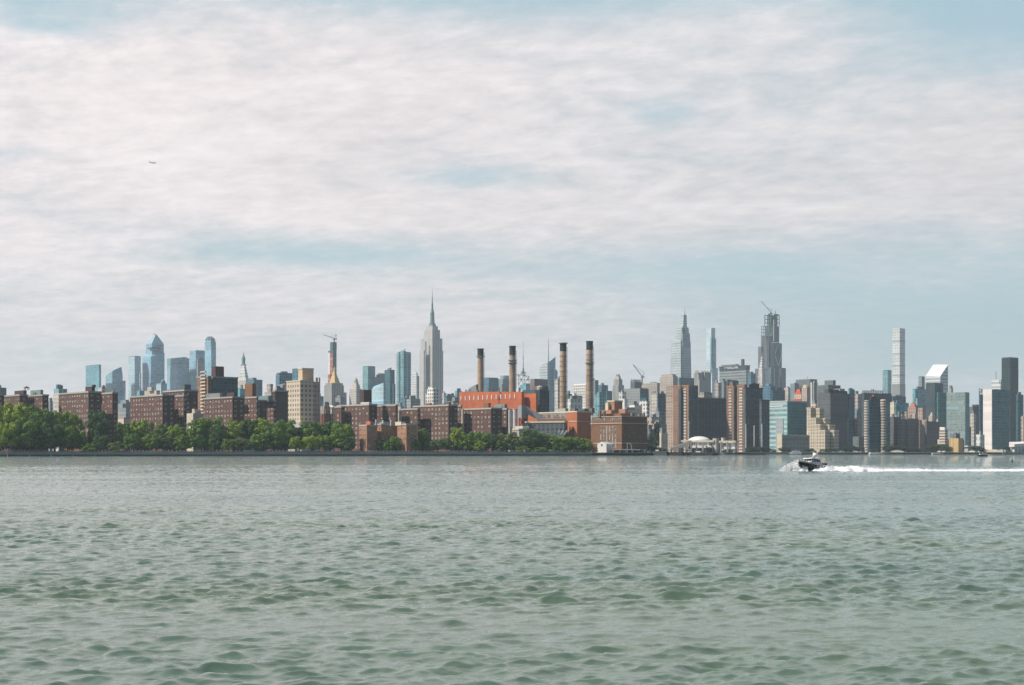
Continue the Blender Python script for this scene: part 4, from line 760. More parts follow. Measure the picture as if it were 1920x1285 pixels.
b = B('riverside_deck_building', 'low white riverside school on decks with a broad white dome', 'school', 1330, 1500)
b.bx('roof_deck', 1277, 1338, 1345, 825.5, 'cream', yb=829.5, ang=62); b.bx('storey', 1299, 1331, 1337, 829.5, 'whitefine', yb=838, dD=4, ang=62); b.bx('lower_terrace', 1297, 1333, 1339, 836, 'white', yb=840, dD=-3, ang=62); b.lathe('dome', 1311, [(826, 20.5), (824, 19.5), (821, 15), (819, 8), (818.3, .5)], 'boatwhite', 26, 28)
b.bx('pillar_block', 1336, 1343, 1348, 822, 'concrete', ang=50); b.bx('right_wing', 1346, 1379, 1385, 826.5, 'cream', yb=831, dD=4, ang=60); b.bx('lower_storey', 1350, 1376, 1381, 832, 'whitefine', dD=8, ang=60); b.bx('terrace', 1350, 1378, 1384, 838, 'white', yb=842, dD=-4, ang=60); b.bx('roof_block', 1352, 1356, 1360, 821, 'concrete', yb=827, dD=14)
b.bars('ramp', [(1263, 841, 1296, 828)], 'concrete', 3.2, dD=-6); [b.bars('column', [(x, 829, x, 850)], 'concrete', 1.6, dD=-2) for x in (1286, 1296, 1306, 1318, 1352, 1364, 1376)]
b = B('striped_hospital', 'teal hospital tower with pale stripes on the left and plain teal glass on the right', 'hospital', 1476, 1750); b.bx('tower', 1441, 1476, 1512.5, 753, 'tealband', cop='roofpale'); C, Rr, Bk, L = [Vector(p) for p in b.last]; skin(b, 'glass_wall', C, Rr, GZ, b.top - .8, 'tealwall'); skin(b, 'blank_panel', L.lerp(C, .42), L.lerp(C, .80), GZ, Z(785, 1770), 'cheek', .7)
skin(b, 'white_panel', L.lerp(C, .06), L.lerp(C, .78), Z(763.5, 1775), Z(761.5, 1775), 'white', .6); b.bx('podium', 1457, 1467, 1521, 817, 'bluegrey', dD=-40, cop='roofpale', ang=20); b.bx('stair_block', 1457, 1466, 1468, 814, 'cream', dD=-70)
b = B('dark_glass_block', 'dark blue glass block under the right side of the unfinished supertall', OB, 1450, 2500); b.bx('left_part', 1428, 1445, 1453, 724, 'gl_bluemid'); b.bx('right_part', 1446, 1449, 1472, 731, 'gl_navy', dD=-10); b.rp('roofdark', 1); b.taper('slanted_cap', 1432, 1442, 1450, 724, 719, .5, 'gl_bluemid', dD=6)
b = blk('slab_block', 'slim beige slab right of the dark supertall', MR, 2600, 1470.5, 1478, 1482, 727, 'beigepale', n=1)
b = B('red_roofed_tower', 'cream tower topped by a steep red roof, above the teal hospital', 'tower', 1497, 2400); b.bx('shaft', 1489.5, 1502, 1506, 740, 'creamgrid'); b.taper('red_roof', 1489, 1502, 1506.5, 740, 729, .3, 'redroof'); b.bx('red_base', 1488, 1502, 1508, 748, 'redroof', yb=752, dD=-3)
b = B('round_topped_tower', 'tan tower with a rounded top right of the red roofed tower', 'tower', 1511, 2300); b.bx('shaft', 1503, 1513, 1519, 727, 'wpale'); b.lathe('round_top', 1511.5, [(728, 6), (723, 5.6), (722, 4.5)], 'tanplain', 10, 14)
b = B('dark_cube_tower', 'dark grey boxy tower behind the red roofed tower', 'tower', 1508, 2900); b.bx('shaft', 1492, 1519, 1532, 711, 'greymass'); b.bx('left_step', 1481.5, 1490, 1498, 719, 'bluegrey', dD=4); b.bars('mast', [(1514, 711, 1514, 706)], 'steel', .8, dD=20); b.rp('roofdark', 1, (1, 2))
b = blk('striped_tower', 'slim tower with black and white vertical stripes right of the tan rounded tower', 'tower', 2200, 1519, 1526, 1533, 717, 'stripes', n=1)
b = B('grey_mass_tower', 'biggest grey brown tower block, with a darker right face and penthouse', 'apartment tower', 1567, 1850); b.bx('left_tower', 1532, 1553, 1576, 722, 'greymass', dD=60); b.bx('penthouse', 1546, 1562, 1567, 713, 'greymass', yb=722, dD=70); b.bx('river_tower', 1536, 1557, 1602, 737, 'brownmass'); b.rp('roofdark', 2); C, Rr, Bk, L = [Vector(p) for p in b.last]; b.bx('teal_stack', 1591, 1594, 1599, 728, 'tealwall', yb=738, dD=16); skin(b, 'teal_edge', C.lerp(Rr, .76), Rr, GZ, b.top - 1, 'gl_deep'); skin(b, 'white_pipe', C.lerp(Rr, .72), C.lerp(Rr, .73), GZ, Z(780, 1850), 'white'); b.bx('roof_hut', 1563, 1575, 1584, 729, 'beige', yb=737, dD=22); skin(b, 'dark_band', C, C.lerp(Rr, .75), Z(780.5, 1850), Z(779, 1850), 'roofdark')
b = B('terraced_block', 'cream terraced apartment cluster of stepped square towers on the waterfront', AB, 1540, 1690)
for (xl, xc, xr, y, dD) in ((1512.5, 1520, 1534, 766, 34), (1530, 1537, 1545, 767, 30), (1518, 1530, 1541, 785, 10), (1540, 1547, 1557, 786, 14), (1530, 1538, 1549, 797, 4), (1548, 1555, 1566, 798, 8), (1537, 1547, 1556, 808, -6), (1555, 1564, 1573, 808, -2)): b.bx('stepped_wing', xl, xc, xr, y, 'creamgrid2', dD=dD, roof='roofgrey', cop='cream')
blk('low_building', 'tan low block on the roofs above the terraced cream cluster', 'low building', 1950, 1520, 1530, 1540, 757, 'creamgrid', n=2)
blk('slab_block', 'pale slab in the gap between the grey brown tower and the dark block', AB, 2100, 1600, 1609, 1616, 739, 'beige', n=1); b = blk('stepped_block', 'pinkish narrow building in the gap right of the grey brown tower', AB, 1900, 1600, 1608, 1616, 766, 'bluegrey', n=0); b.bx('pink_front', 1602, 1609, 1615, 785, 'pinkbeige', dD=-20); b.bx('dark_base', 1599, 1610, 1624, 819, 'greymass', dD=-60)
b = B('sign_roof_block', 'dark block with a row of roof letters like frames along its top', OB, 1643, 2200); b.bx('body', 1614, 1620, 1672, 737, 'towerdark2', ang=25)
for k in range(12): b.bx('roof_frame', 1617 + k * 3.3, 1618 + k * 3.3, 1619.2 + k * 3.3, 732.5 - (2.5 if k in (5, 6) else 0), 'rooftank', yb=737, dD=6 + k * .9)
b.bars('roof_rail', [(1616, 733, 1657, 733)], 'roofgrey', .8, dD=5); b.bx('roof_hut', 1632, 1638, 1644, 743, 'pinkbeige', dD=-60); b.bx('roof_hut', 1635, 1638, 1641, 741, 'brickorange', yb=745, dD=-62)
b = B('round_bay_tower', 'pair of pale banded towers flanking a dark teal glass middle', 'apartment tower', 1642, 1760)
b.lathe('banded_shaft', 1625.5, [(850, 5.2), (752, 5.2), (751, 4)], 'balcony', 8, 16); b.bx('glass_middle', 1627, 1630, 1653, 751, 'gl_navy', ang=24); b.rp('roofdark', 2); b.lathe('banded_shaft', 1656, [(850, 5.6), (751, 5.6), (749, 3.8)], 'balcony', 6, 16); b.bx('right_glass', 1657, 1660, 1669, 752, 'gl_bluemid', dD=6)
b = B('pencil_tower', 'very tall slim white tower with a square window grid', 'skyscraper', 1686, 4900); b.bx('shaft', 1673, 1687, 1697, 615.5, 'pencil'); b.bx('lower_ribs', 1672.6, 1687, 1697.6, 720, 'piers', dD=-2)
for y in (639, 663, 685, 703): mb = MB(); mb.prism(grow(foot(1673, 1687, 1697, 4900), .5), Z(y + 1.6, 4900), Z(y - .4, 4900)); b.add(mb, 'open_floor', 'cheek')
b = blk('glass_tower', 'slim teal grey tower just left of the very tall white pencil tower', GT, 4200, 1655, 1665, 1671.5, 695, 'gl_rib', n=0); b.bx('crown', 1656, 1665, 1671, 694, 'gl_deep', yb=695.2, dD=3)
blk('glass_block', 'dark teal block at the foot of the very tall white pencil tower', OB, 2600, 1671, 1675, 1698.5, 743, 'gl_navy', n=1); blk('slab_block', 'pale narrow slab left of the teal block below the pencil tower', AB, 1950, 1668, 1676.5, 1679, 754, 'cream', n=1); blk('glass_block', 'teal grey block behind the brown brick waterside mass', OB, 2100, 1676, 1680, 1704, 755, 'gl_teal', n=2)
b = B('brick_mass', 'dark brown brick apartment mass with ragged rooftops by the waterfront trees', AB, 1697, 1780); b.bx('left_wing', 1664, 1676, 1690, 782, 'brownmass'); b.bx('middle_wing', 1683, 1690, 1704, 786, 'brownmass', dD=-10); b.bx('right_wing', 1694, 1702, 1723, 785, 'brownmass', dD=-4)
for x, w, y, m in ((1670, 6, 776, 'beige'), (1678, 5, 779, 'stone'), (1688, 5, 777, 'pinkbeige'), (1696, 6, 772, 'pinkbeige'), (1704, 5, 778, 'beige'), (1712, 6, 776, 'stone'), (1683, 4, 772, 'roofteal')): b.bx('rooftop', x, x + w * .6, x + w, y, m, yb=788, dD=12)
b = B('gothic_tower', 'pinkish brick tower with a pointed roofline right of the brown brick mass', AB, 1711, 1900); b.bx('shaft', 1702, 1717, 1722, 764, 'pinkbeige'); b.taper('pointed_roof', 1704, 1716, 1721, 764, 755, .35, 'redbrown', dD=3)
b = B('gothic_tower', 'pinkish brick tower with a dark right wing and ornate white rooftop', AB, 1742, 1790); b.bx('left_shaft', 1724, 1737, 1740, 787, 'wpale'); b.bx('right_wing', 1734, 1737.5, 1762, 790, 'brownmass', dD=-3); b.bx('ornate_top', 1741, 1748, 1754, 780, 'stone', yb=791, dD=14); b.taper('ornate_spire', 1743, 1748, 1752, 780, 773, .4, 'stone', dD=16); b.bx('ornate_top', 1721, 1730, 1736, 765, 'pinkbeige', dD=40); b.bx('corner_turret', 1756, 1758, 1760, 786, 'cream', yb=791, dD=8)
b = blk('glass_tower', 'light teal glass building left of the slanted white roof tower', GT, 2700, 1711, 1716, 1738, 729, 'gl_teal', n=1); b.bx('lower_glass', 1715, 1720, 1738, 747, 'gl_rib', dD=-40); blk('tower', 'small grey tower with a dark right side left of the slanted white roof', 'tower', 3000, 1722, 1728.5, 1734, 707, 'bluegrey', n=0).bx('crown', 1722.5, 1728, 1733, 706, 'roofdark', yb=707.3, dD=3)
b = B('slant_roofed_tower', 'white tower with a broad bright slanted roof', 'skyscraper', 1757, 3500); b.bx('shaft', 1735.5, 1763, 1777.5, 705, 'whiteband', ct=[706, 684.5, 684.5, 706], roof='sloped'); f = b.last; mb = MB()
t = [Z(706, f[0][1]), Z(684.5, f[1][1]), Z(684.5, f[2][1]), Z(706, f[3][1])]; mb.face([(p[0], p[1], z + .5) for p, z in zip(f, t)]); b.add(mb, 'slanted_roof', 'sloped'); C, Rr, Bk, L = [Vector(p) for p in f]; skin(b, 'dark_slot', C.lerp(Rr, .15), C.lerp(Rr, .75), Z(712.5, 3500), Z(711, 3500), 'steeldark')
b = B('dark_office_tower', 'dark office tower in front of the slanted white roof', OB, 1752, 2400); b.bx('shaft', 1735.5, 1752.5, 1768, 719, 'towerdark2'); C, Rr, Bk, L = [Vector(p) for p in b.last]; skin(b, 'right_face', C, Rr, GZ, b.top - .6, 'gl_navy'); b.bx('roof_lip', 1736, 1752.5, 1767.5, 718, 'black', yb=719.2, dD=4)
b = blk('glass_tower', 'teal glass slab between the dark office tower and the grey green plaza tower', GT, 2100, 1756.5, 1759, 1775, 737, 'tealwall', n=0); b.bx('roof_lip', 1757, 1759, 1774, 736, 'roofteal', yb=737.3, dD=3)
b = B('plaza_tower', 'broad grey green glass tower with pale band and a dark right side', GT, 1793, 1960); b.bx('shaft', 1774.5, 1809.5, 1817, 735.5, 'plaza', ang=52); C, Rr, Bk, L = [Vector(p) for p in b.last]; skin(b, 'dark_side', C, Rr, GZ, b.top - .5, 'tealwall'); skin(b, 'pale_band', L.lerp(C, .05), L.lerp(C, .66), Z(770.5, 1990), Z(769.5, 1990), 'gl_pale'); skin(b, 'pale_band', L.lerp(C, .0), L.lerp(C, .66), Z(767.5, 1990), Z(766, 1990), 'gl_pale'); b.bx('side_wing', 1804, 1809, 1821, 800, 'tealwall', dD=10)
b = B('small_tower', 'small tan tower with a turret behind the grey green plaza tower', 'tower', 1784, 2600); b.bx('shaft', 1779, 1784, 1787, 727, 'beige'); b.lathe('turret', 1783.5, [(728, 2.5), (723.5, 2.2), (723, .5)], 'rooftank', 8, 10); b.bars('mast', [(1780, 728, 1780, 722)], 'steel', .8)
blk('slab_block', 'grey slab with a pale left edge between the plaza tower and the white ended slab', OB, 2300, 1817, 1824, 1838, 763, 'greymass', n=2); blk('slab_block', 'low beige slab right of the plaza tower', MR, 2000, 1819, 1826, 1830, 776, 'beigepale', n=1)
b = B('antenna_block', 'pale stepped roof block with an antenna behind the white ended slab', OB, 1869, 2700); b.bx('body', 1859, 1876, 1881, 712, 'whiteband'); b.bars('antenna', [(1867.5, 712, 1867.5, 697)], 'steel', 1)
b = B('scaffold_slab', 'dark teal slab with an open scaffold top left of the white ended slab', OB, 1840, 2200); b.bx('body', 1835.5, 1838, 1848, 740, 'gl_navy'); b.bars('scaffold', [(1836, 740, 1836, 729), (1841, 740, 1841, 730), (1836, 729, 1843, 731), (1836, 735, 1842, 735), (1836, 740, 1841, 730)], 'steel', 1.0)
b = B('white_ended_slab', 'wide teal glass slab with a blank white end wall at the right waterfront', OB, 1868, 1800); b.bx('slab', 1844, 1860.5, 1893, 730.5, 'unglass'); C, Rr, Bk, L = [Vector(p) for p in b.last]; skin(b, 'end_wall', L, C, GZ, b.top + .5, 'marble', 1.0); b.bx('roof_strip', 1861, 1865, 1892, 729.8, 'roofteal', yb=731, dD=4); b.bx('low_base', 1846, 1870, 1886, 843, 'cream', dD=-30, ang=55)
b = B('black_tower', 'tall black glass tower above the white ended slab', 'skyscraper', 1893, 2300); b.bx('shaft', 1878, 1894.5, 1909.5, 671, 'towerdark'); b.bx('crown', 1879, 1894.5, 1909, 670, 'black', yb=671.3, dD=2)
b = blk('glass_block', 'dark teal block at the right edge beside the black tower', OB, 2000, 1905, 1909, 1919, 740, 'gl_deep', n=1); blk('slab_block', 'beige slab at the right frame edge', MR, 1900, 1914, 1919, 1932, 780, 'beige', n=1)
b = B('assembly_hall', 'low white hall with sloping roof at the right edge waterfront', 'hall', 1905, 1700); b.bx('body', 1895, 1902, 1945, 838, 'whitefine', ang=25); b.bx('roof', 1892, 1902, 1945, 830, 'white', ct=[833, 830, 828, 829], yb=838, dD=-4, ang=25)
b = B('cream_block', 'cream building with balconies above trees near the yellow tower', AB, 1768, 1750); b.bx('body', 1761, 1772, 1777, 806, 'balcony'); b.bx('upper', 1762, 1771, 1776, 801, 'white', yb=807, dD=3); b.bx('lower_wing', 1758, 1772, 1788, 824, 'cream', dD=6)
b = B('yellow_tower', 'short golden yellow apartment tower at the water edge with a grey right side', AB, 1792, 1640); b.bx('shaft', 1779.5, 1797, 1806.5, 822, 'yellowgrid'); b.bx('penthouse', 1782, 1792, 1800, 813, 'greymass', yb=822, dD=6); b.lathe('roof_dome', 1789, [(814, 6), (811.5, 5), (810.5, 1)], 'roofgrey', 12, 14); b.bx('grey_wing', 1796, 1799, 1808, 825, 'greymass', dD=3)
b = B('low_building', 'low white roofed pavilion right of the yellow tower', 'low building', 1825, 1680); b.bx('body', 1806, 1815, 1826, 838, 'concrete'); b.bx('roof', 1805, 1815, 1828, 836, 'white', yb=838, dD=-2); b2 = blk('low_building', 'pale flat roofed block low between the plaza tower and the white ended slab', 'low building', 1750, 1830, 1838, 1846, 815, 'whitefine', n=1)
# ------------------------------------------------------------------ trees
def foliage(key, c, k=.13):
    m, nt, out = new_mat(key); geo = nt.nodes.new('ShaderNodeNewGeometry'); oi = nt.nodes.new('ShaderNodeObjectInfo')
    pos = V(nt, geo.outputs['Position'])
    a = noise(nt, pos, .28, 3, .6); r = V(nt, oi.outputs['Random'])
    kk = 1.0 + (a - .5) * 1.5 + (r - .5) * .35
    base = mixc(nt, 1.0, col(c), comb(nt, kk * (1.0 + (r - .5) * .2), kk, kk * .95), 'MULTIPLY')
    b = bsdf(nt, base, .6, spec=.25); t = nt.nodes.new('ShaderNodeBsdfTranslucent'); put(nt, t.inputs[0], mixc(nt, 1.0, base, (1.1, 1.2, .5, 1), 'MULTIPLY'))
    ms = nt.nodes.new('ShaderNodeMixShader'); ms.inputs[0].default_value = k
    nt.links.new(b.outputs[0], ms.inputs[1]); nt.links.new(t.outputs[0], ms.inputs[2]); nt.links.new(ms.outputs[0], out.inputs[0]); MATS[key] = m
foliage('leaf_bright', (.26, .34, .038)); foliage('leaf_mid', (.135, .23, .034)); foliage('leaf_dark', (.066, .128, .036)); foliage('leaf_grey', (.15, .205, .065)); foliage('leaf_far', (.05, .085, .045))
def tree_mesh(seed, kind):
    """crown and trunk of a tree one unit high and two wide: leaf sprays scattered over many small boughs"""
    rg = np.random.default_rng(seed); boughs = []
    lo = {'round': .24, 'tall': .18, 'bush': .05, 'cone': .12}[kind]; n = {'round': 30, 'tall': 26, 'bush': 18, 'cone': 18}[kind]
    for k in range(n):
        t = (k + rg.uniform(.1, .9)) / n; z = lo + (.95 - lo) * t; u = (z - lo) / (1 - lo)
        if kind == 'cone': R0 = .92 * (1 - u) ** .8
        elif kind == 'tall': R0 = .95 * math.sin(math.pi * (.12 + .80 * u)) ** .7
        else: R0 = 1.0 * math.sqrt(max(.02, 1 - (abs(u - .38) / .66) ** 2.2))
        a = k * 2.399 + rg.uniform(-.5, .5); rr = R0 * rg.uniform(.45, .92)
        boughs.append((rr * math.cos(a), rr * math.sin(a), z, rg.uniform(.20, .36) * (.7 + .5 * R0)))
    boughs.append((0, 0, .62, .4))
    V0, F0 = [], []
    for (bx, by, bz, br) in boughs:
        m = int(4600 / n)
        d = rg.normal(size=(m, 3)); d /= np.linalg.norm(d, axis=1)[:, None]; d[:, 2] = np.where(d[:, 2] < -.45, -d[:, 2] * .6, d[:, 2])
        rad = br * rg.uniform(.62, 1.12, m) ** .5
        c = np.stack([bx + d[:, 0] * rad, by + d[:, 1] * rad, bz + d[:, 2] * rad * .36], 1)
        nr = d + rg.normal(size=(m, 3)) * .33; nr /= np.linalg.norm(nr, axis=1)[:, None]
        t1 = np.cross(nr, rg.normal(size=(m, 3))); t1 /= np.linalg.norm(t1, axis=1)[:, None]; t2 = np.cross(nr, t1)
        s = rg.uniform(.035, .085, m)[:, None]; sc = np.array([1, 1, .45])
        for q in (c + t1 * s * sc, c + t2 * s * .6 * sc, c - t1 * s * sc, c - t2 * s * .6 * sc): V0.append(q)
        b0 = len(F0) * 0
        base = sum(len(v) for v in V0) - 4 * m
        F0 += [(base + i, base + m + i, base + 2 * m + i, base + 3 * m + i) for i in range(m)]
    me = bpy.data.meshes.new('crown'); me.from_pydata(np.concatenate(V0).tolist(), [], F0)
    mb = MB(); prev = (0, 0, 0); th = .05 if kind != 'bush' else .03
    pts = [(0, 0, -.03, th * 1.5), (.01, 0, .12, th), (.02, .01, .35, th * .8), (0, .02, .7, th * .35)]
    for p, q in zip(pts, pts[1:]):
        for i in range(8):
            a, b2 = 2 * math.pi * i / 8, 2 * math.pi * (i + 1) / 8
            mb.face([(p[0] + p[3] * math.cos(a), p[1] + p[3] * math.sin(a), p[2]), (p[0] + p[3] * math.cos(b2), p[1] + p[3] * math.sin(b2), p[2]), (q[0] + q[3] * math.cos(b2), q[1] + q[3] * math.sin(b2), q[2]), (q[0] + q[3] * math.cos(a), q[1] + q[3] * math.sin(a), q[2])], None, 0, True)
    for (bx, by, bz, br) in boughs[::2]: mb.bar((0, 0, max(.10, bz * .5)), (bx * .9, by * .9, bz), .035, 0, .012)
    tr = mb.build('trunk', 'trunkbark'); tm = tr.data; bpy.data.objects.remove(tr); return me, tm
PROTO = {k: [tree_mesh(17 * i + j, k) for j in range(c)] for i, (k, c) in enumerate((('round', 4), ('tall', 2), ('bush', 2), ('cone', 1)))}
MARKS = [(100, 'the leftmost brick block'), (235, 'the second brick block'), (352, 'the third brick block'), (485, 'the wide brick block'), (600, 'the tan tower'), (672, 'the gilded pyramid tower'), (752, 'the low orange building'), (866, 'the widest brick block'), (955, 'the white edged brick block'), (1010, 'the conveyor'), (1112, 'the lower power house'), (1260, 'the brown power house'), (1345, 'the domed school'), (1440, 'the waterside towers'), (1600, 'the teal hospital'), (1665, 'the banded twin towers'), (1775, 'the brown brick mass'), (1840, 'the plaza tower'), (2200, 'the white ended slab')]
TONE = {'leaf_bright': 'bright yellow green', 'leaf_mid': 'mid green', 'leaf_dark': 'dark green', 'leaf_grey': 'dull grey green', 'leaf_far': 'dark bluish'}
TREES = []
def tree(px, w, yt, tone='leaf_mid', kind='round', dD=12, D=None):
    D = D or (np.interp(px, [p for p, _ in SHORE[:6]], [d for _, d in SHORE[:6]]) + dD); rg = random.Random(int(px * 13 + yt))
    TREES.append((px, w, yt, tone, kind, D))
def plant_all():
    seen = {}; order = sorted(TREES)
    key = lambda t: (('tall' if t[2] < 800 else 'low' if t[2] > 822 else 'medium') + ' ' + TONE[t[3]] + ' ' + ('bush' if t[4] == 'bush' else 'conical tree' if t[4] == 'cone' else 'tree'), next(m for x, m in MARKS if t[0] <= x))
    cnt = {}
    for t in order: cnt[key(t)] = cnt.get(key(t), 0) + 1
    ords = ['leftmost', 'second', 'third', 'fourth', 'fifth', 'sixth', 'seventh', 'eighth', 'ninth', 'tenth', 'eleventh', 'twelfth']
    for i, t in enumerate(order):
        px, w, yt, tone, kind, D = t; k = key(t); n = seen.get(k, 0); seen[k] = n + 1
        lab = k[0] + ' before ' + k[1]
        if cnt[k] == 2: lab += ', %s of two' % ('left' if n == 0 else 'right')
        elif cnt[k] > 2: lab += ', %s of %d from left' % (ords[n].replace('leftmost', 'first'), cnt[k])
        rg = random.Random(int(px * 31 + yt)); nm = {'bush': 'bush', 'cone': 'conifer'}.get(kind, 'tree')
        r = empty(nm, (X(px, D), D, GZ - .1), lab, 'bush' if kind == 'bush' else 'tree', 'bushes along the waterfront' if kind == 'bush' else 'trees along the waterfront', rg.uniform(0, 6.28))
        h = Z(yt, D) - GZ; r.scale = (S(w, D) / 2, S(w, D) / 2, h / 1.04)
        cm, tm = PROTO[kind][rg.randrange(len(PROTO[kind]))]
        c = bpy.data.objects.new('crown', cm); COL.objects.link(c); c.parent = r
        if not cm.materials: cm.materials.append(None)
        c.material_slots[0].link = 'OBJECT'; c.material_slots[0].material = MATS[tone]
        q = bpy.data.objects.new('trunk', tm); COL.objects.link(q); q.parent = r
b_, m_, d_, g_, f_ = 'leaf_bright', 'leaf_mid', 'leaf_dark', 'leaf_grey', 'leaf_far'
for a in ((-30, 60, 758, b_, 'round', 20), (4, 56, 757, b_, 'round', 30), (30, 58, 754, b_, 'round', 22), (60, 50, 758, m_, 'round', 35), (78, 50, 767, m_, 'round', 16), (103, 48, 769, m_, 'round', 22), (130, 48, 770, b_, 'round', 26), (48, 50, 785, m_, 'round', 6), (12, 46, 790, b_, 'round', 6), (95, 44, 792, d_, 'round', 6), (126, 40, 796, m_, 'round', 10), (150, 28, 806, m_, 'round', 18), (184, 46, 768, d_, 'tall', 24), (191, 34, 815, d_, 'round', 8),
          (168, 34, 831, m_, 'bush', 4), (213, 36, 828, g_, 'bush', 4), (231, 34, 792, m_, 'round', 22), (262, 46, 786, b_, 'round', 28), (293, 40, 790, g_, 'round', 24), (283, 34, 812, m_, 'round', 8), (247, 32, 812, m_, 'round', 10), (326, 34, 795, b_, 'round', 20), (308, 30, 815, d_, 'round', 8), (341, 30, 815, m_, 'round', 6), (345, 36, 800, g_, 'round', 30), (372, 48, 784, m_, 'round', 26), (397, 56, 782, m_, 'round', 32), (366, 34, 814, m_, 'round', 6), (395, 15, 819, m_, 'cone', 4), (412, 40, 795, d_, 'round', 14),
          (440, 40, 786, b_, 'round', 26), (428, 26, 822, m_, 'round', 5), (452, 26, 820, g_, 'round', 6), (468, 44, 784, d_, 'round', 28), (492, 46, 784, b_, 'round', 26), (512, 44, 800, m_, 'round', 10), (534, 52, 787, m_, 'round', 24), (485, 36, 812, m_, 'round', 8), (556, 30, 800, d_, 'round', 24), (554, 24, 818, b_, 'round', 5), (586, 54, 789, m_, 'round', 26), (618, 54, 790, d_, 'round', 30), (583, 30, 816, b_, 'round', 5), (640, 46, 792, m_, 'round', 18), (655, 24, 818, d_, 'round', 6), (608, 30, 815, m_, 'round', 8), (470, 28, 826, d_, 'round', 5),
          (718, 26, 822, d_, 'round', 10), (741, 30, 818, m_, 'round', 10), (730, 22, 826, m_, 'round', 6), (766, 26, 820, d_, 'round', 10), (778, 20, 824, m_, 'round', 6), (794, 30, 803, m_, 'tall', 14), (806, 20, 825, g_, 'round', 6), (820, 26, 822, g_, 'round', 10), (838, 28, 820, g_, 'round', 12), (857, 32, 800, b_, 'tall', 12), (874, 26, 814, m_, 'round', 8), (892, 30, 808, m_, 'round', 16), (908, 30, 811, m_, 'round', 14), (924, 32, 813, d_, 'round', 12), (898, 26, 826, b_, 'round', 5), (950, 40, 812, g_, 'round', 14), (938, 26, 826, g_, 'bush', 6), (972, 32, 816, g_, 'round', 10),
          (994, 44, 804, d_, 'round', 14), (1016, 38, 811, g_, 'round', 16), (1040, 40, 815, m_, 'round', 14), (1060, 38, 818, m_, 'round', 12), (1080, 36, 820, m_, 'round', 12), (1098, 26, 822, b_, 'round', 10), (1012, 32, 838, m_, 'bush', 4), (1048, 28, 836, d_, 'bush', 4), (1085, 26, 836, d_, 'bush', 4), (1110, 20, 834, d_, 'bush', 6), (980, 26, 836, m_, 'bush', 4)):
    tree(*a)
for k, px in enumerate(range(-8, 660, 27)):
    if 205 < px < 225: continue
    tree(px + (k * 7) % 9, 34, 806 + (k * 11) % 14, d_ if k % 3 else m_, 'round', 44)
for px in (700, 757, 785, 812, 848, 880, 938, 962, 1004, 1028, 1052, 1072): tree(px, 28, 826 - px % 5, d_, 'round', 20)
for px, w, y, D, k in ((1218, 24, 836, 1200, 'bush'), (1232, 20, 838, 1210, 'round'), (1231, 15, 790, 1300, 'tall'), (1216, 18, 814, 1280, 'round'), (1246, 20, 840, 1230, 'bush'), (1322, 12, 840, 1138, 'cone'), (1330, 10, 838, 1140, 'bush'), (1420, 22, 836, 1560, 'round'), (1408, 18, 838, 1560, 'round'), (1446, 20, 841, 1570, 'bush'), (1470, 24, 839, 1580, 'round'), (1518, 24, 840, 1590, 'bush'), (1580, 22, 838, 1600, 'round'), (1598, 22, 836, 1600, 'round'), (1612, 20, 838, 1600, 'round'), (1560, 22, 841, 1590, 'bush'), (1666, 26, 834, 1640, 'round'), (1684, 26, 836, 1640, 'round'), (1702, 24, 838, 1640, 'round'), (1718, 20, 839, 1640, 'bush'), (1748, 30, 834, 1660, 'round'), (1765, 30, 833, 1670, 'round'), (1774, 22, 836, 1650, 'round'), (1812, 24, 834, 1690, 'round'), (1829, 24, 836, 1690, 'round'), (1842, 16, 838, 1690, 'bush'), (1886, 18, 838, 1700, 'bush'), (1640, 20, 841, 1620, 'bush'), (1545, 18, 842, 1590, 'bush'), (1495, 18, 812, 1735, 'bush'), (1480, 16, 812, 1735, 'bush'), (1507, 14, 812, 1735, 'bush'), (1436, 14, 840, 1560, 'round')):
    tree(px, w, y, 'leaf_far', k, D=D)
plant_all()

# ------------------------------------------------------------------ quay furniture
def at_shore(px, dD=0): return float(np.interp(px, [p for p, _ in SHORE[:6]], [d for _, d in SHORE[:6]])) + dD
RW = ['the leftmost trees', 'the second brick block', 'the third brick block', 'the balcony block', 'the tan tower', 'the gilded pyramid tower', 'the low orange building', 'the widest brick block', 'the orange power house', 'the lower power house']
for k in range(10):
    p0, p1 = -5 + k * 111, -5 + (k + 1) * 111 - 2
    a = Vector((X(p0, at_shore(p0, 1.6)), at_shore(p0, 1.6), 2.45)); c = Vector((X(p1, at_shore(p1, 1.6)), at_shore(p1, 1.6), 2.45))
    r = empty('railing', a, 'grey promenade railing on the seawall before ' + RW[k], 'railing', 'promenade railing sections'); mb = MB()
    mb.bar(a + Vector((0, 0, 1.15)) , c + Vector((0, 0, 1.15)), .11); mb.build('handrail', 'rail', r, a); mb = MB(); mb.bar(a + Vector((0, 0, .6)), c + Vector((0, 0, .6)), .07); mb.build('lower_rail', 'rail', r, a)
    n = 16; me = None
    for i in range(n):
        p = a.lerp(c, (i + .5) / n)
        if me is None:
            mb = MB(); mb.box(-.13, .13, -.13, .13, 0, 1.5); mb.lathe(0, 0, [(1.5, .2), (1.62, .2), (1.75, .02)], 8); o = mb.build('post', 'coping', r); me = o.data
        else: o = bpy.data.objects.new('post', me); COL.objects.link(o); o.parent = r
        o.location = p - a
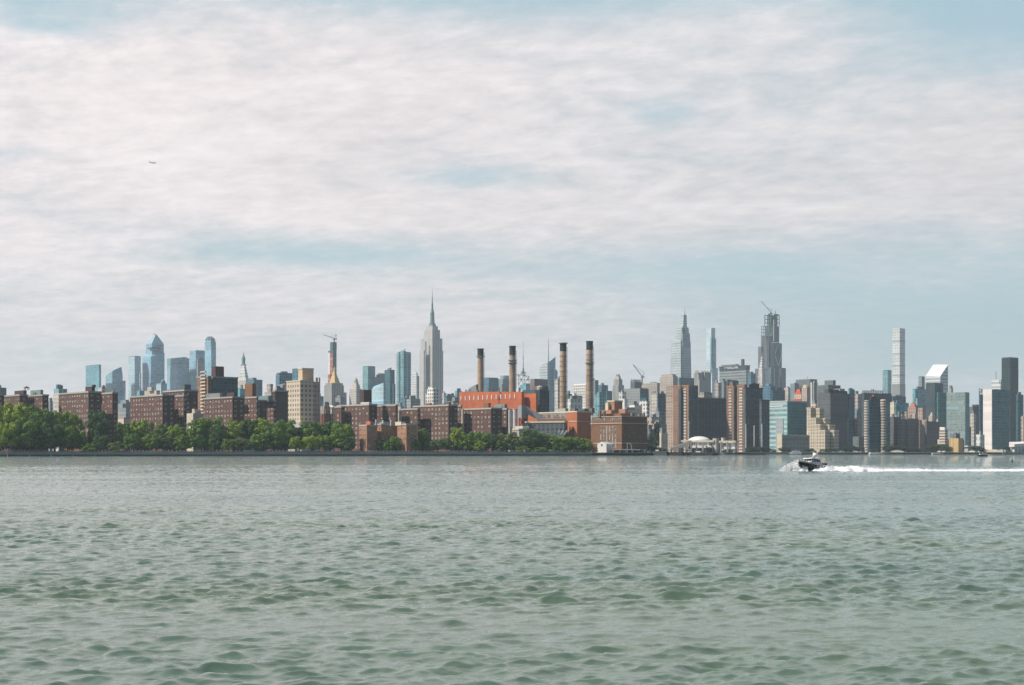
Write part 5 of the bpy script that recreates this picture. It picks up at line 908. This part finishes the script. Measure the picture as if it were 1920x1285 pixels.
# lamp posts
proto = None
for k, px in enumerate((22, 66, 122, 198, 240, 318, 416, 478, 560, 600, 690, 752, 785, 846, 884, 930, 986)):
    D = at_shore(px, 5)
    if proto is None:
        r = empty('street_lamp', (0, 0, 0), '', 'street lamp'); mb = MB(); mb.lathe(0, 0, [(0, .18), (.6, .14), (4.6, .07)], 8); mb.build('pole', 'steeldark', r)
        mb = MB(); mb.bar((0, 0, 4.5), (.9, 0, 4.75), .08); mb.build('arm', 'steeldark', r); mb = MB(); mb.lathe(.95, 0, [(4.5, .1), (4.6, .28), (4.85, .2), (4.95, .03)], 10); mb.build('lantern', 'boatwhite', r); proto = r
    else: r = copy_tree(proto)
    r.location = (X(px, D), D, GZ); m = next(q for x, q in MARKS if px <= x)
    tag(r, 'slim park lamp post on the promenade before %s, %s' % (m, ('left one' if k % 2 == 0 else 'right one')), 'street lamp', 'park lamp posts')
# vehicles on the riverside drive, seen between trunks
def vehicle(name, label, cat, px, dD, L, H, mat, D=None, boxy=False):
    D = D or at_shore(px, dD); r = empty(name, (X(px, D), D, GZ), label, cat, 'vehicles parked along the waterfront'); W = 1.9
    mb = MB(); prof = [(-L / 2, .4), (L / 2, .4), (L / 2, .95), (L * .28, 1.0), (-L * .40, 1.0), (-L / 2, .9)] if not boxy else [(-L / 2, .5), (L / 2, .5), (L / 2, H * .55), (L * .40, H), (-L / 2, H)]
    def ext(pr, y0, y1):
        n = len(pr)
        for i in range(n):
            (x0, z0), (x1, z1) = pr[i], pr[(i + 1) % n]; mb.face([(x0, y0, z0), (x1, y0, z1), (x1, y1, z1), (x0, y1, z0)])
        mb.face([(x, y0, z) for x, z in pr]); mb.face([(x, y1, z) for x, z in pr][::-1])
    ext(prof, -W / 2, W / 2); mb.build('body', mat, r); mb = MB()
    if boxy:
        for i in range(max(2, int(L / 1.6))): x = -L / 2 + .5 + i * 1.5; mb.box(x, x + 1.1, -W / 2 - .03, -W / 2 + .01, H * .55, H * .85)
        mb.build('window_band', 'boatglass', r)
    else:
        def ext2(): pass
        pr = [(-L * .38, 1.0), (L * .24, 1.0), (L * .08, H), (-L * .30, H)]; ext(pr, -W / 2 + .12, W / 2 - .12); mb.build('cabin', 'boatglass', r); mb = MB(); mb.box(-L * .30, L * .08, -W / 2 + .14, W / 2 - .14, H, H + .06); mb.build('roof', mat, r)
    for sx in (-.32, .32):
        for sy in (-1, 1):
            mb = MB(); n = 12; rr = .34
            for i in range(n):
                a, c = 2 * math.pi * i / n, 2 * math.pi * (i + 1) / n; mb.face([(sx * L + rr * math.cos(a), sy * W / 2 - .12, .34 + rr * math.sin(a)), (sx * L + rr * math.cos(c), sy * W / 2 - .12, .34 + rr * math.sin(c)), (sx * L + rr * math.cos(c), sy * W / 2 + .12, .34 + rr * math.sin(c)), (sx * L + rr * math.cos(a), sy * W / 2 + .12, .34 + rr * math.sin(a))])
            for y in (-.12, .12): mb.face([(sx * L + rr * math.cos(2 * math.pi * i / n), sy * W / 2 + y, .34 + rr * math.sin(2 * math.pi * i / n)) for i in range(n)])
            mb.build('wheel', 'tyre', r)
    return r
vehicle('bus', 'white bus parked between trunks before the wide brick block', 'bus', 468, 5, 7.6, 3.0, 'boatwhite', boxy=True)
for px, m, lab in ((48, 'boatwhite', 'white car under the leftmost big trees'), (118, 'carsilver', 'silver car under the trees left of the gap'), (214, 'boatwhite', 'white car beside the grey green bush'), (288, 'carsilver', 'silver car before the third brick block'), (500, 'boatwhite', 'white car right of the white bus'), (508, 'cardark', 'dark car second right of the white bus'), (558, 'boatwhite', 'white car in the gap below the tan tower'), (672, 'boatwhite', 'white car left of the low orange building'), (682, 'carsilver', 'silver car in front of the low orange building'), (692, 'boatwhite', 'white car in front of the middle of the low orange building')):
    vehicle('parked_car', lab, 'car', px, 4.5, 4.3, 1.45, m)
for px, D, m, lab in ((1168, 1120, 'boatwhite', 'white van on the quay before the brown power house'), (1205, 1122, 'carsilver', 'grey van on the quay right of the brown power house'), (1290, 1126, 'boatwhite', 'white van on the dark dock below the domed school')):
    vehicle('van', lab, 'van', px, 0, 5.2, 2.4, m, D, True)
b = B('dock_shed', 'low dark open dock shed along the quay before the brown power house', 'shed', 1190, 1108); b.bx('roof', 1148, 1200, 1212, 843, 'steel', yb=844.2, ang=70); b.bars('post', [(1150, 844, 1150, 849)], 'steel', .5, dD=2)
for x in (1162, 1174, 1186, 1198, 1208): b.bars('post', [(x, 844, x, 849)], 'steel', .5, dD=2)
b.bx('back_wall', 1150, 1200, 1210, 844.5, 'roofdark', dD=8, ang=70)
b = B('gantry_frame', 'thin white steel gantry in front of the dark side of the brown power house', 'gantry', 1180, 1112); b.bars('upright', [(1176, 849, 1176, 830)], 'sheet', .4); b.bars('upright', [(1184, 849, 1184, 834)], 'sheet', .4); b.bars('beam', [(1175, 830, 1184, 834)], 'sheet', .4)
for k, (px, w, y, m) in enumerate(((1238, 30, 846, 'roofdark'), (1262, 40, 848, 'black'), (1318, 46, 848.5, 'black'))):
    b = B('barge', 'flat dark barge moored at the dock, %s of three' % ('leftmost', 'middle', 'rightmost')[k], 'barge', px, 1104 - k * 3, z=-.3); b.bx('hull', px - w / 2, px + w * .40, px + w / 2, y, m, ang=65); b.bx('deck_house', px - w * .3, px - w * .1, px - w * .05, y - 2.5, 'concrete', yb=y, dD=4); b.bars('deck_post', [(px + w * .1, y, px + w * .1, y - 6)], 'steel', .35, dD=4)
for k, px in enumerate((1258, 1274, 1288, 1303, 1338)):
    b = B('dock_pile', 'dark timber pile standing in the water by the barges, number %s from the left' % ('one', 'two', 'three', 'four', 'five')[k], 'pile', px, 1100); b.lathe('shaft', px, [(858, 1.0), (842 - (k % 2) * 2, .9), (841.6 - (k % 2) * 2, .1)], 'trunkbark', n=8)
b = B('sloping_ramp', 'pale sloping steel ramp roof left of the domed school', 'ramp', 1272, 1180); b.bars('ramp', [(1258, 843, 1290, 833)], 'conveyor', 2.6); b.bars('trestle', [(1266, 841, 1266, 850), (1280, 836, 1280, 850)], 'steel', .8)

# ------------------------------------------------------------------ boats
def hull_mesh(L, Bm, H, draft=.35, n=14, sheer=.35):
    mb = MB(); rings = []
    for i in range(n + 1):
        t = i / n; x = -L / 2 + L * t; w = Bm / 2 * (1 - max(0, (t - .45) / .55) ** 2.3); k = max(0, (t - .6) / .4)
        zk = -draft + (draft + H * .75) * k ** 2.2; zg = H + sheer * t ** 2; xo = x + .12 * L * k ** 2
        rings.append([(x, 0, zk), (x + .03 * L * k, w * .78, zk + (zg - zk) * .38), (xo * .5 + x * .5, w, zg - .02), (xo, w * .96, zg), (xo, 0, zg + .04), (xo, -w * .96, zg), (xo * .5 + x * .5, -w, zg - .02), (x + .03 * L * k, -w * .78, zk + (zg - zk) * .38)])
    for a, c in zip(rings, rings[1:]):
        for j in range(8): mb.face([a[j], c[j], c[(j + 1) % 8], a[(j + 1) % 8]], None, 0, j not in (3, 4))
    mb.face(rings[0][::-1]); return mb, rings
def hexa(mb, x0, x1, w0, w1, z0, z1, rake=.0, aft=.0):
    f0 = [(x0, -w0), (x1, -w0), (x1, w0), (x0, w0)]; f1 = [(x0 + aft, -w1), (x1 - rake, -w1), (x1 - rake, w1), (x0 + aft, w1)]; mb.loft(f0, z0, f1, z1)
BD = 222.0
r = empty('speedboat', (X(1521, BD), BD, .25), 'dark hulled patrol speedboat throwing up white spray', 'boat'); r.rotation_euler = (R(2), R(-5), R(-138)); r.scale = (1.02, 1.1, 1.12)
L = 5.2; mb, rings = hull_mesh(L, 2.1, .60, sheer=.30); mb.build('hull', 'boatdark', r)
mb = MB()
for s in (1, -1):
    for a, c in zip(rings, rings[1:]): mb.bar((a[3][0], a[3][1] * 1.03 * s, a[3][2]), (c[3][0], c[3][1] * 1.03 * s, c[3][2]), .17)
mb.build('fender_collar', 'collar', r)
mb = MB(); hexa(mb, -1.5, 1.55, .74, .68, .66, 1.02, .55); mb.build('lower_cabin', 'boatwhite', r)
mb = MB(); hexa(mb, -1.4, .98, .68, .60, 1.02, 1.40, .35, .1); mb.build('window_band', 'boatglass', r)
mb = MB()
for y in (-.62, -.21, .21, .62): mb.bar((1.0, y * 1.05, 1.02), (.66, y * .95, 1.40), .07)
for x in (-.9, -.2, .40): mb.bar((x, -.70, 1.02), (x + .05, -.63, 1.40), .07); mb.bar((x, .70, 1.02), (x + .05, .63, 1.40), .07)
mb.build('window_frame', 'boatwhite', r)
mb = MB(); hexa(mb, -1.65, 1.1, .80, .74, 1.405, 1.53, .2, .1); mb.build('cabin_roof', 'boatwhite', r)
mb = MB(); mb.bar((-.9, -.45, 1.53), (-.8, -.36, 1.95), .08); mb.bar((-.9, .45, 1.53), (-.8, .36, 1.95), .08); mb.bar((-.8, -.40, 1.95), (-.8, .40, 1.95), .1); mb.build('radar_arch', 'boatgrey', r)
mb = MB(); mb.lathe(-.75, .05, [(1.95, .25), (2.06, .3), (2.22, .26), (2.34, .1)], 12); mb.build('radar_dome', 'boatwhite', r)
for x, y, h in ((-.85, .35, 2.85), (-.85, -.35, 2.6), (.1, .3, 1.95)): mb = MB(); mb.bar((x, y, 1.53), (x - .1, y, h), .05); mb.build('aerial', 'boatwhite', r)
mb = MB(); mb.bar((-.2, -.5, 1.62), (.5, -.5, 1.62), .14); mb.build('light_bar', 'boatdark', r)
for y in (-.4, .4): mb = MB(); mb.box(-L / 2 - .55, -L / 2 - .02, y - .2, y + .2, .1, 1.05); mb.build('outboard_motor', 'boatdark', r)
mb = MB(); P = [(2.7, 0, .95), (2.3, .5, .90), (1.5, .86, .82), (.4, .98, .74)]
for s in (1, -1):
    for p, q in zip(P, P[1:]): mb.bar((p[0], p[1] * s, p[2] + .32), (q[0], q[1] * s, q[2] + .32), .05); mb.bar((q[0], q[1] * s, q[2] - .1), (q[0], q[1] * s, q[2] + .32), .045)
mb.build('bow_rail', 'boatgrey', r)
mb = MB(); hexa(mb, 1.2, 2.15, .42, .34, .70, .88, .2); mb.build('deck_hatch', 'boatwhite', r)
mb = MB(); mb.box(-2.2, -1.7, -.65, .65, .62, 1.0); mb.build('stern_seat', 'orange', r)
for i in range(5):
    t = i / 4; mb = MB(); mb.lathe(0, 0, [(-.09, .14), (-.09, .24), (.09, .24), (.09, .14)], 14); o = mb.build('bow_fender', 'tyre', r); o.location = (2.80 - .12 * t, 0, .78 - .62 * t); o.rotation_euler = (0, R(90), 0)
# foam: the spray at the bow and the wake streaming away to the right, one mass of white water
def foam_patch(fn, x0, x1, nx, y0f, y1f, ny, seed, drops, name, label):
    rg = np.random.default_rng(seed); vs, fs = [], []
    ph = rg.uniform(0, 6.28, (14, 3)); fr = rg.uniform(.5, 9, 14)
    def bump(x, y): return sum(math.sin(f * x * .9 + a) * math.sin(f * y * 1.1 + b2) / (1 + f * .22) for f, (a, b2, _) in zip(fr, ph)) * .16
    for i in range(nx + 1):
        x = x0 + (x1 - x0) * i / nx
        for j in range(ny + 1):
            t = j / ny; y = y0f(x) + (y1f(x) - y0f(x)) * t; h = fn(x) * math.sin(math.pi * t) ** .7
            z = max(-.3, h * (1.0 + 1.3 * bump(x, y)) - .10 + .25 * bump(x * 1.3 + 5, y) * (h > .02)); vs.append((x, y + .3 * bump(y, x), z))
    for i in range(nx):
        for j in range(ny): a = i * (ny + 1) + j; fs.append((a, a + ny + 1, a + ny + 2, a + 1))
    for _ in range(drops):
        x = rg.uniform(x0, x1); h = fn(x)
        if rg.random() > min(1, h / .8 + .08): continue
        t = rg.uniform(.05, .95); y = y0f(x) + (y1f(x) - y0f(x)) * t; z = h * math.sin(math.pi * t) ** .7 * rg.uniform(.6, 1.55) + rg.uniform(-.05, .1); s = rg.uniform(.012, .05); k = len(vs)
        d = rg.normal(size=(4, 3)) * s; vs += [tuple(np.array((x, y, z)) + q) for q in d]; fs += [(k, k + 1, k + 2), (k, k + 2, k + 3), (k, k + 3, k + 1), (k + 1, k + 3, k + 2)]
    me = bpy.data.meshes.new(name); me.from_pydata(vs, [], fs); me.materials.append(MATS['foam']); me.polygons.foreach_set('use_smooth', [len(p.vertices) == 4 for p in me.polygons])
    o = bpy.data.objects.new(name, me); COL.objects.link(o); tag(o, label, kind='stuff')
bx0 = X(1521, BD)
foam_patch(lambda x: np.interp(x, [bx0 - 1.0, bx0 + .6, bx0 + 2.4, bx0 + 4, bx0 + 8.5, bx0 + 11, bx0 + 16, bx0 + 22, bx0 + 34, bx0 + 75], [.05, .50, .66, .55, .60, .40, .28, .24, .30, .20]), bx0 - .9, bx0 + 75, 420,
           lambda x: BD - np.interp(x - bx0, [-1, 0, 4, 12, 75], [1.2, 1.9, 2.6, 3.4, 6.5]) - .7 * math.sin(x * 1.9 + 2 * math.sin(x * .6)), lambda x: BD + np.interp(x - bx0, [-1, 0, 4, 12, 30, 75], [.6, .8, 1.6, 2.4, 4.5, 7.5]), 22, 5, 16000, 'wake_foam', 'white wake trailing right behind the speedboat')
foam_patch(lambda x: np.interp(x, [bx0 - 5.2, bx0 - 4.2, bx0 - 3.0, bx0 - 1.9, bx0 - .9], [.10, .55, 1.0, 1.25, .85]), bx0 - 5.2, bx0 - .9, 60,
           lambda x: BD - 2.3, lambda x: BD + np.interp(x - bx0, [-5.2, -.9], [-1.0, 1.6]), 16, 8, 6000, 'bow_spray', 'white spray thrown up left of the speedboat bow')
def moored(name, label, px, yw, L, Hh, decks, mat, rz=8, funnel=False):
    D = F * EYE / (yw - HY); r = empty(name, (X(px, D), D, 0.0), label, 'boat'); r.rotation_euler = (0, 0, R(rz))
    mb, _ = hull_mesh(L, L * .24, Hh, n=10); mb.build('hull', mat, r); z = Hh + .05; l = L * .78
    for k in range(decks):
        w = L * .10; mb = MB(); hexa(mb, -l / 2 - L * .06, l / 2 - L * .08, w, w * .95, z, z + L * .045 + .5, L * .03); d = mb.build('cabin', 'boatwhite', r)
        mb = MB(); hexa(mb, -l / 2 - L * .04, l / 2 - L * .10, w + .03, w + .0, z + .35, z + L * .03 + .35, L * .02); mb.build('window_band', 'boatglass', d); z += L * .045 + .5; l *= .72
    mb = MB(); mb.bar((0, 0, z), (-.3, 0, z + L * .12), .12); mb.build('mast', 'boatwhite', r)
    return r
moored('ferry', 'white two decked ferry moored before the teal hospital', 1491, 852.3, 13.5, 1.6, 2, 'boatwhite', 176)
moored('excursion_boat', 'long low white excursion boat before the banded twin towers', 1644, 852.3, 17, .9, 1, 'boatwhite', 4)
moored('motorboat', 'small white motorboat with dark hull under way near the white ended slab', 1842, 856, 6.5, .8, 1, 'boatdark', 186)
moored('motorboat', 'low pale motorboat moored below the cream building near the yellow tower', 1757, 852.6, 11, .7, 1, 'carsilver', 2)
moored('motorboat', 'white motorboat lying at the quay right of the domed school', 1352, 852.8, 8, .9, 1, 'boatwhite', 10)
D = 430.0; r = empty('channel_buoy', (X(1898, D), D, 0), 'small dark channel buoy with a top mark near the right edge', 'buoy'); mb = MB(); mb.lathe(0, 0, [(-.3, .3), (.35, .32), (.4, .1)], 12); mb.build('float', 'boatdark', r); mb = MB(); mb.bar((0, 0, .35), (0, 0, 1.0), .12); mb.build('staff', 'boatdark', r); mb = MB(); mb.lathe(0, 0, [(.85, .05), (1.0, .16), (1.2, .03)], 8); mb.build('top_mark', 'boatdark', r)
b = B('floating_pier', 'low dark floating pier at the right edge before the white hall', 'pier', 1905, 1540, z=-.5); b.bx('pontoon', 1878, 1955, 1962, 850, 'black', ang=75); b.bx('gangway', 1880, 1884, 1890, 846.5, 'steel', yb=849, dD=6)
for x in (1882, 1896, 1912): b.bars('pile', [(x, 855, x, 844)], 'trunkbark', .7, dD=-2)
b = B('floating_pier', 'low dark floating pier in front of the teal hospital ferry', 'pier', 1455, 1478, z=-.5); b.bx('pontoon', 1436, 1476, 1480, 850.5, 'roofdark', ang=75)
for x in (1440, 1452, 1466): b.bars('pile', [(x, 855, x, 846)], 'trunkbark', .6, dD=-2)
for k, (x0, x1, y, m, lab) in enumerate(((1398, 1432, 845, 'concrete', 'low pale quay building before the widest waterside tower'), (1512, 1530, 846, 'roofgrey', 'low grey quay building before the terraced cream cluster'), (1556, 1590, 846.5, 'bluegrey', 'low blue grey quay building before the grey brown tower'), (1600, 1622, 845.5, 'beige', 'low beige quay building left of the excursion boat'), (1672, 1700, 846, 'concrete', 'low pale quay building before the brown brick mass'), (1816, 1834, 846, 'cream', 'low cream quay building right of the yellow tower'), (1868, 1892, 844.5, 'concrete', 'low pale quay building before the white ended slab'))):
    blk('quay_building', lab, 'low building', at_shore(1345) + 440 if False else 1605 + k * 2, x0, x1 - 6, x1, y, m, n=2, h=(.6, 1.6))
# ------------------------------------------------------------------ airliner
D = 3000.0; r = empty('airliner', (X(286.5, D), D, Z(305.3, D)), 'small dark airliner flying in the cloudy sky at upper left', 'airplane'); r.rotation_euler = (0, R(6), R(-22)); mb = MB(); n = 10
pf = [(-8.6, .1), (-7, .55), (-3, .95), (5, .95), (7.3, .7), (8.4, .1)]
for (x0, r0), (x1, r1) in zip(pf, pf[1:]):
    for i in range(n):
        a, c = 2 * math.pi * i / n, 2 * math.pi * (i + 1) / n; mb.face([(x0, r0 * math.cos(a), r0 * math.sin(a)), (x1, r1 * math.cos(a), r1 * math.sin(a)), (x1, r1 * math.cos(c), r1 * math.sin(c)), (x0, r0 * math.cos(c), r0 * math.sin(c))], None, 0, True)
mb.build('fuselage', 'planewhite', r)
for s in (-1, 1):
    mb = MB(); q = [(2.2, .6 * s), (-1.0, .6 * s), (-3.6, 8.2 * s), (-2.6, 8.2 * s)]; mb.prism(q if s < 0 else q[::-1], -.5, -.25); mb.build('wing', 'planewhite', r)
    mb = MB(); q = [(-6.3, .2 * s), (-7.9, .2 * s), (-8.8, 3 * s), (-8.0, 3 * s)]; mb.prism(q if s < 0 else q[::-1], .3, .42); mb.build('tailplane', 'planewhite', r)
    mb = MB(); mb.bar((1.6, 2.7 * s, -1.0), (-.8, 2.7 * s, -1.0), .9); mb.build('engine', 'planewhite', r)
mb = MB(); mb.face([(-6, .1, .5), (-8.0, .1, .4), (-9.3, .1, 3.4), (-8.3, .1, 3.4)]); mb.face([(-6, -.1, .5), (-8.3, -.1, 3.4), (-9.3, -.1, 3.4), (-8.0, -.1, .4)]); mb.face([(-6, .1, .5), (-8.3, .1, 3.4), (-8.3, -.1, 3.4), (-6, -.1, .5)]); mb.face([(-8.0, .1, .4), (-8.0, -.1, .4), (-9.3, -.1, 3.4), (-9.3, .1, 3.4)]); mb.build('tail_fin', 'planewhite', r)
for o in BUILDINGS:
    ch = list(o.children)
    if len(ch) == 1:
        c = ch[0]; nm = o.name; loc = o.location.copy()
        for k in ('label', 'category', 'group'):
            if k in o: c[k] = o[k]
        bpy.data.objects.remove(o); c.parent = None; c.location = loc; c.name = nm
